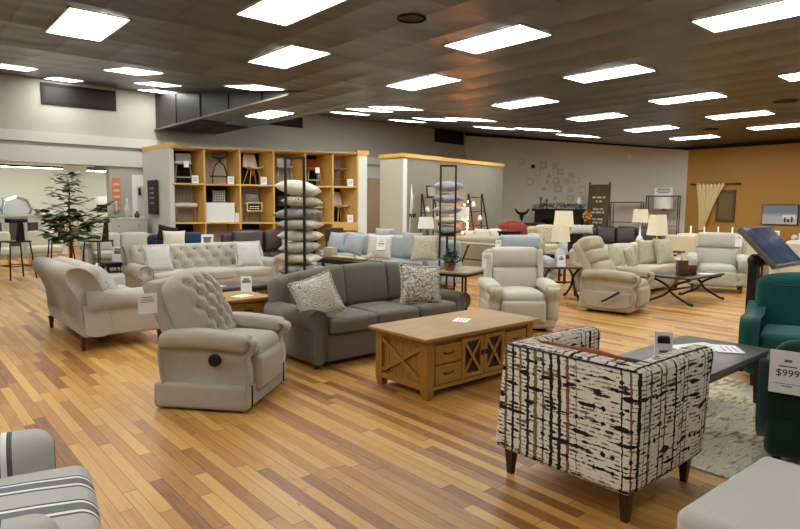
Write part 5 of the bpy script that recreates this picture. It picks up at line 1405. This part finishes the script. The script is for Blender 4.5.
t = slim_table('bench', 'low upholstered bench behind the grey recliner', 'bench', (13.45, 4.75, 0), Mw, .9, .5, .52, CREAM, DARKLEG)

# ---------------------------------------------------------------- touch screen kiosk
t = thing('touch_screen_kiosk', 'large tilted touch screen on a black post behind the teal armchair', 'kiosk', (6.64, 2.19, 0), 0)
MB().rbox(.0, .12, .012, .5, .3, .024, .01, 1, 1).build('base', BLACKM, t)
MB().bb(-.05, .05, -.04, .04, .024, 1.12).build('post', BLACKM, t, False)
MB().rbox(.10, -.03, 1.10, .30, .14, .12, .03, 2, 2).build('bracket', BLACKM, t)
MB().tube([(-.10, -.02, 1.10), (-.04, -.02, 1.10)], .055, 16).build('tilt_knob', BLACKM, t, 'all')
SCM = Matrix.Translation((.29, -.06, 1.24)) @ Matrix.Rotation(R(-43), 4, 'X')
m = MB(); m.M = SCM; m.rbox(0, .02, 0, .84, .05, .52, .015, 2, 1); m.build('screen_housing', plain('housing_grey', rgb(120, 112, 98), .4), t)
m = MB(); m.M = SCM; m.bb(-.412, .412, -.009, -.005, -.252, .252); m.build('bezel', BLACKM, t, False)
def screen_mat():
    m = Mat('screen_lit', .10, .6); x, y, z = m.coords(); n = m.noise(m.obj(), 7, 5, .7); n2 = m.noise(m.obj(), 2.2, 2)
    c = m.ramp((n*.6+n2*.5-.05).clamp(), [(.3, rgb(22, 34, 52)), (.5, rgb(46, 70, 104)), (.66, rgb(86, 112, 140)), (.8, rgb(120, 140, 156))])
    m.color(rgb(10, 12, 16)); m.nt.links.new(c, m.b.inputs['Emission Color']); m.b.inputs['Emission Strength'].default_value = .55; return m.m
m = MB(); m.M = SCM; m.bb(-.385, .385, -.012, -.009, -.23, .23); m.build('screen', screen_mat(), t, False)
MB().tube([(.05, .04, 1.0), (.20, .02, .9), (.12, .05, .7), (.05, .05, .5)], .006, 6).build('cable', WHITE, t, 'all')

# ---------------------------------------------------------------- left rear: stools, tree, cabinet
def cafe_stool(label, loc, rz):
    t = thing('bar_stool', label, 'stool', loc, rz)
    MB().rbox(0, 0, .80, .46, .42, .035, .015, 2, 2).build('seat', BLACKM, t)
    for sx in (-1, 1):
        for sy in (-1, 1): MB().tube([(sx*.27, sy*.25, 0), (sx*.20, sy*.18, .79)], .016, 6).build('leg', BLACKM, t, 'all')
    MB().tube([(-.235, -.215, .28), (.235, -.215, .28), (.235, .215, .28), (-.235, .215, .28)], .011, 6, True).build('foot_rail', BLACKM, t, 'all')
    pts = [(.24*math.sin(a), .20*math.cos(a)*.9+.02, 1.20) for a in [(-1.25+2.5*k/12) for k in range(13)]]
    m = MB()
    for i in range(12):
        a, b = Vector(pts[i]), Vector(pts[i+1]); m.add([a, b, b+Vector((0, 0, .09)), a+Vector((0, 0, .09)), a*1.0+Vector((0, .02, 0)), b+Vector((0, .02, 0)), b+Vector((0, .02, .09)), a+Vector((0, .02, .09))], [(0, 1, 2, 3), (7, 6, 5, 4), (0, 4, 5, 1), (3, 2, 6, 7)])
    m.build('backrest', BLACKM, t, 'all')
    m = MB(); m.add([(-.09, .18, .81), (.09, .18, .81), (.05, .22, 1.22), (-.05, .22, 1.22), (-.09, .20, .81), (.09, .20, .81), (.05, .24, 1.22), (-.05, .24, 1.22)], [(0, 1, 2, 3), (7, 6, 5, 4), (0, 4, 5, 1), (1, 5, 6, 2), (2, 6, 7, 3), (3, 7, 4, 0)]); m.build('back_splat', BLACKM, t, False)
    return t
cafe_stool('black metal bar stool with low curved back nearest the left edge', (2.16, 15.0, 0), R(-160))
cafe_stool('second black metal bar stool half hidden behind the indoor tree', (3.62, 14.3, 0), R(-150))
cafe_stool('third black metal stool behind the trunk of the indoor tree', (3.1, 15.4, 0), R(-20))
# indoor tree
TG = plain('tree_leaf_green', rgb(56, 88, 40), .4, .4, var=.35, scale=6)
t = thing('indoor_tree', 'tall leafy indoor tree behind the beige loveseat', 'plant', (2.93, 13.7, 0))
MB().lathe([(.001, 0), (.16, 0), (.20, .34), (.17, .34), (.16, .3), (.001, .3)], n=20).build('pot', plain('dark_pot', rgb(70, 62, 54), .7), t)
rnd = random.Random(11); tr = MB(); lf = MB()
tr.tube([(0, 0, .28), (.03, .02, .9), (.0, .0, 1.4), (.03, .01, 1.85), (.0, 0, 2.2)], [.03, .026, .018, .012, .006], 8)
def leafc(p, d, L):
    d = d.normalized(); s_ = d.cross(Vector((0, 0, 1))); s_ = (s_.normalized() if s_.length > .1 else Vector((1, 0, 0)))*L*.36; up_ = Vector((0, 0, L*.06))
    lf.add([p, p+d*L*.35+s_*.9-up_, p+d*L*.7+s_*.8-up_, p+d*L-up_*2, p+d*L*.7-s_*.8-up_, p+d*L*.35-s_*.9-up_, p+d*L*.5+up_], [(0, 1, 6), (1, 2, 6), (2, 3, 6), (3, 4, 6), (4, 5, 6), (5, 0, 6)])
rtv = Vector((math.sin(R(49)), -math.cos(R(49)), 0)); fwv = Vector((math.cos(R(49)), math.sin(R(49)), 0))
def branch(z0, dirv, L, nleaf, leafL, curl=.25):
    p0 = Vector((0, 0, z0)); pts = [p0+dirv*L*u+Vector((0, 0, curl*L*(u*u-.2*u))) for u in (0, .3, .6, 1)]
    tr.tube(pts, [.010, .008, .006, .003], 5)
    for k in range(nleaf):
        u = .30+.70*k/max(1, nleaf-1); i = min(2, int(u*3)); q = pts[i].lerp(pts[i+1], min(1, u*3-i))
        a = rnd.uniform(-1.3, 1.3); d = dirv.copy(); d.rotate(Matrix.Rotation(a, 3, 'Z')); d.z = rnd.uniform(-.35, .5); leafc(q, d, leafL*rnd.uniform(.7, 1.15))
for k in range(16):  # lower bushy part
    a = k*2.4; d = Vector((math.cos(a), math.sin(a), rnd.uniform(.0, .5))).normalized(); branch(rnd.uniform(.70, 1.35), d, rnd.uniform(.35, .65), 9, .27)
branch(1.0, (rtv*1+Vector((0, 0, .35))).normalized(), .85, 16, .2, .5); branch(.95, (-rtv*1+Vector((0, 0, .35))).normalized(), .75, 14, .2, .5)
branch(.95, (rtv*.9+fwv*.3+Vector((0, 0, .2))).normalized(), .8, 12, .2, .45)
for z, L in ((1.42, .42), (1.56, .36), (1.72, .34), (1.88, .30), (2.04, .24), (2.16, .18)):
    for q in range(4):
        a = q*PI/2+z*5+rnd.uniform(-.4, .4); branch(z+rnd.uniform(-.05, .05), Vector((math.cos(a), math.sin(a), rnd.uniform(.0, .3))).normalized(), L*rnd.uniform(.7, 1.1), 4, .20, .15)
tr.build('trunk', BROWNWOOD, t, 'all'); lf.build('foliage', TG, t, 'all')
# things in the back room
t = thing('octagon_mirror', 'faceted silver octagon mirror on the back room wall', 'mirror', (3.17, 21.52, 1.42), 0)
MB().at(rx=R(90)).lathe([(.001, -.01), (.36, -.01), (.36, .03), (.001, .03)], n=8).build('glass', plain('silver_mirror', rgb(226, 230, 232), .25, .6, .4), t, False)
MB().at(rx=R(90)).lathe([(.36, -.02), (.43, .0), (.43, .04), (.36, .06)], n=8, caps=False).build('frame', plain('bevel_glass', rgb(180, 186, 192), .1, .6, .6), t, False)
t = thing('display_cabinet', 'pale grey cabinet with dark glass doors under the octagon mirror', 'cabinet', (2.75, 21.0, 0), 0)
CG = plain('cabinet_grey', rgb(168, 176, 168), .6)
MB().bb(-.95, .95, -.25, .25, .05, 1.22).build('body', CG, t, False); MB().bb(-1.0, 1.0, -.28, .27, 1.22, 1.28).build('top', CG, t, False); MB().bb(-.93, .93, -.23, .23, 0, .05).build('plinth', CG, t, False)
for x in (-.68, -.22, .24, .70):
    d = MB().bb(x-.21, x+.21, -.27, -.25, .12, 1.16).build('door', CG, t, False); MB().bb(x-.14, x+.14, -.275, -.27, .35, 1.05).build('pane', plain('dark_glass', rgb(60, 66, 62), .15, .5) if 'dark_glass' not in bpy.data.materials else bpy.data.materials['dark_glass'], d, False)
for lb, x, hh in (('tall clear candlestick on the left of the grey cabinet', 2.50, .62), ('shorter clear candlestick on the grey cabinet', 2.76, .5)):
    o = MB().lathe([(.001, 0), (.07, 0), (.02, .04), (.02, hh-.08), (.05, hh), (.001, hh)], n=12).build('candlestick', plain('smoke_glass_%d' % int(hh*100), rgb(150, 156, 154), .2, .5), None, 'all'); tag(o, lb, 'candlestick', loc=(x, 20.95, 1.28))
def lounge(label, loc, rz):
    t = thing('accent_chair', label, 'chair', loc, rz); GO = plain('gold_frame', rgb(190, 150, 80), .3, .5, .8) if 'gold_frame' not in bpy.data.materials else bpy.data.materials['gold_frame']
    MB().rbox(0, 0, .45, .72, .62, .18, .06, 3, 3, .01).build('seat', P_WHITE, t, 'all'); MB().rbox(0, .27, .70, .72, .14, .42, .06, 3, 3, .01).build('backrest', P_WHITE, t, 'all')
    for sx in (-1, 1):
        MB().tube([(sx*.3, -.28, .38), (sx*.36, -.3, .01), (sx*.36, .3, .01), (sx*.3, .28, .38)], .012, 6).build('leg', GO, t, 'all')
    for k in range(2): MB().tube([(-.36, -.28+.56*k, .12+.12*k), (.36, -.28+.56*k, .12+.12*k)], .010, 6).build('stretcher', GO, t, 'all')
lounge('white lounge seat on gold legs nearest the left edge, before the grey cabinet', (2.0, 17.2, 0), R(-10)); lounge('white lounge seat on gold legs right of the first one, beyond the black stool', (3.15, 17.4, 0), R(-5))
t = thing('side_chair', 'tan cane back chair behind the indoor tree', 'chair', (4.1, 18.3, 0), R(0))
CA = plain('cane', rgb(200, 160, 120), .6)
MB().tube([(-.2, .2, .45), (-.2, .22, 1.2), (-.12, .22, 1.32), (.12, .22, 1.32), (.2, .22, 1.2), (.2, .2, .45)], .03, 8).build('backrest', CA, t, 'all'); MB().rbox(0, 0, .46, .44, .42, .05, .02, 2, 2).build('seat', CA, t)
for k in (-.07, .07): MB().bb(k-.02, k+.02, .2, .23, .48, 1.32).build('back_slat', CA, t, False)
for sx in (-1, 1):
    for sy in (-1, 1): MB().tube([(sx*.19, sy*.18, 0), (sx*.18, sy*.17, .45)], .016, 6).build('leg', CA, t, 'all')
t = thing('counter', 'white service counter in the back room by the poster wall', 'counter', (5.3, 20.0, 0)); MB().bb(-.42, .42, -.3, .3, 0, 1.22).build('body', WHITE, t, False); MB().bb(-.45, .45, -.33, .33, 1.22, 1.27).build('top', WHITE, t, False)
t = thing('coffee_machine', 'white and black coffee machine on the white counter in the back room', 'coffee machine', (5.3, 19.98, 1.27), 0)
MB().rbox(0, 0, .44, .5, .4, .24, .02, 2, 1).build('top', WHITE, t); MB().rbox(0, .05, .2, .44, .26, .26, .01, 1, 1).build('body', TRIMB, t); MB().rbox(0, 0, .04, .5, .42, .08, .01, 1, 1).build('base', WHITE, t)
# posters
POS = plain('coral_poster', rgb(222, 132, 104), .7, var=.15, scale=3)
for lb, z0, z1 in (('tall coral poster on the wall left of the dresser', 1.72, 2.30), ('small coral poster below the tall one', 1.40, 1.62)):
    t = thing('poster', lb, 'poster', (4.76, YB-.012, z0), 0); MB().bb(-.10, .10, -.006, .006, 0, z1-z0).build('sheet', POS, t, False)
    for k in range(3 if z1-z0 > .4 else 1): MB().bb(-.07, .07, -.009, -.006, .06+k*.16, .12+k*.16).build('printed_shape', plain('coral_pale_%d%d' % (k, int(z0*10)), rgb(236, 178, 150), .7), t, False)
# linear pendant and track lamps
t = thing('linear_pendant', 'long black linear lamp glowing underneath in the back room opening', 'ceiling light', (1.3, 17.75, 2.52))
MB().bb(-2.4, 2.4, -.04, .04, 0, .05).build('housing', BLACKM, t, False); MB().bb(-2.38, 2.38, -.035, .035, -.012, 0).build('diffuser', emit('pendant_glow', (.95, 1, .92, 1), BACK_ROOM_STRENGTH), t, False)
for x in (-1.8, 1.8): MB().cyl((x, 0, .05), (x, 0, .34), .004).build('cable', BLACKM, t)
for lb, x, y, z in (('lower black track lamp in the back room opening', 5.05, 19.6, 2.60), ('upper black track lamp in the back room opening', 5.42, 20.2, 2.72)):
    t = thing('track_lamp', lb, 'ceiling light', (x, y, z)); MB().bb(-.32, .42, -.06, .06, 0, .10).build('housing', BLACKM, t, False); MB().bb(-.32, .42, -.05, .05, -.02, 0).build('diffuser', emit('track_glow_%d' % int(z*100), (1, 1, .95, 1), 25), t, False); MB().cyl((0, 0, .1), (0, 0, 3.0-z), .01).build('stem', BLACKM, t)
for x, y in ((1.0, 19.6), (3.3, 19.6), (6.3, 22.6), (5.6, 18.9), (-1.4, 19.6)):
    t = thing('ceiling_light', 'back room ceiling light panel hidden behind the header beam', 'ceiling light', (x, y, 3.0), 0, 'back room light panels'); MB().bb(-.6, .6, -.3, .3, -.03, 0).build('diffuser', emit('back_room_panel_%d%d' % (x*10, y), (.93, 1, .93, 1), BACK_ROOM_STRENGTH*.65), t, False)
# blackboard sign, dresser
t = thing('chalkboard_sign', 'tall framed chalkboard sign on the white end wall of the cubby shelf', 'sign', (5.405, 16.05, 1.80), R(-90+2))
MB().bb(-.30, .30, -.02, .02, -.44, .44).build('frame', BLACKM, t, False); MB().bb(-.26, .26, -.024, -.02, -.40, .40).build('board', plain('chalk_dark', rgb(50, 50, 54), .8), t, False)
rnd = random.Random(4)
for z in (.22, .10, -.02, -.16):
    w_ = rnd.uniform(.12, .2); MB().bb(-w_, w_, -.027, -.024, z-.02, z+.03).build('chalk_line', GREYINK, t, False)
t = thing('dresser', 'tall pale grey dresser beside the chalkboard sign', 'dresser', (4.86, 16.5, 0), 0)
MB().bb(-.46, .46, -.22, .22, .08, 1.22).build('body', plain('dresser_grey', rgb(196, 194, 184), .6), t, False); MB().bb(-.48, .48, -.24, .24, 1.22, 1.26).build('top', plain('dresser_top', rgb(206, 204, 196), .5), t, False); MB().bb(-.44, .44, -.2, .2, 0, .08).build('plinth', TRIMB, t, False)
for k in range(4):
    d = MB().bb(-.43, .43, -.235, -.22, .12+k*.27, .36+k*.27).build('drawer', plain('drawer_grey', rgb(188, 186, 178), .6) if 'drawer_grey' not in bpy.data.materials else bpy.data.materials['drawer_grey'], t, False)
    for x in (-.25, .25): MB().bb(x-.02, x+.02, -.25, -.235, .23+k*.27, .25+k*.27).build('knob', BLACKM, d, False)
for lb, x, hh, mt in (('dark ribbed bottle vase on the tall dresser', 4.62, .42, METG), ('taller grey bottle vase on the tall dresser', 4.88, .5, LGREY), ('small dark vase on the right of the tall dresser', 5.12, .18, BROWNWOOD)):
    o = MB().lathe([(.001, 0), (.06, 0), (.07, hh*.5), (.04, hh*.7), (.025, hh*.8), (.03, hh), (.001, hh)], n=14).build('vase', mt, None, 'all'); tag(o, lb, 'vase', loc=(x, 16.45, 1.26))
t = sign_holder('white folded price card behind the left end of the tufted sofa', (3.05, 10.95, .62), R(-55), .20, .26, [(.6, .03, GREYINK), (.7, .06, GREYINK)])
slim_table('end_table', 'dark end table behind the left arm of the tufted sofa', 'end table', (3.02, 10.97, 0), 0, .4, .4, .62, BLACKM, BLACKM)
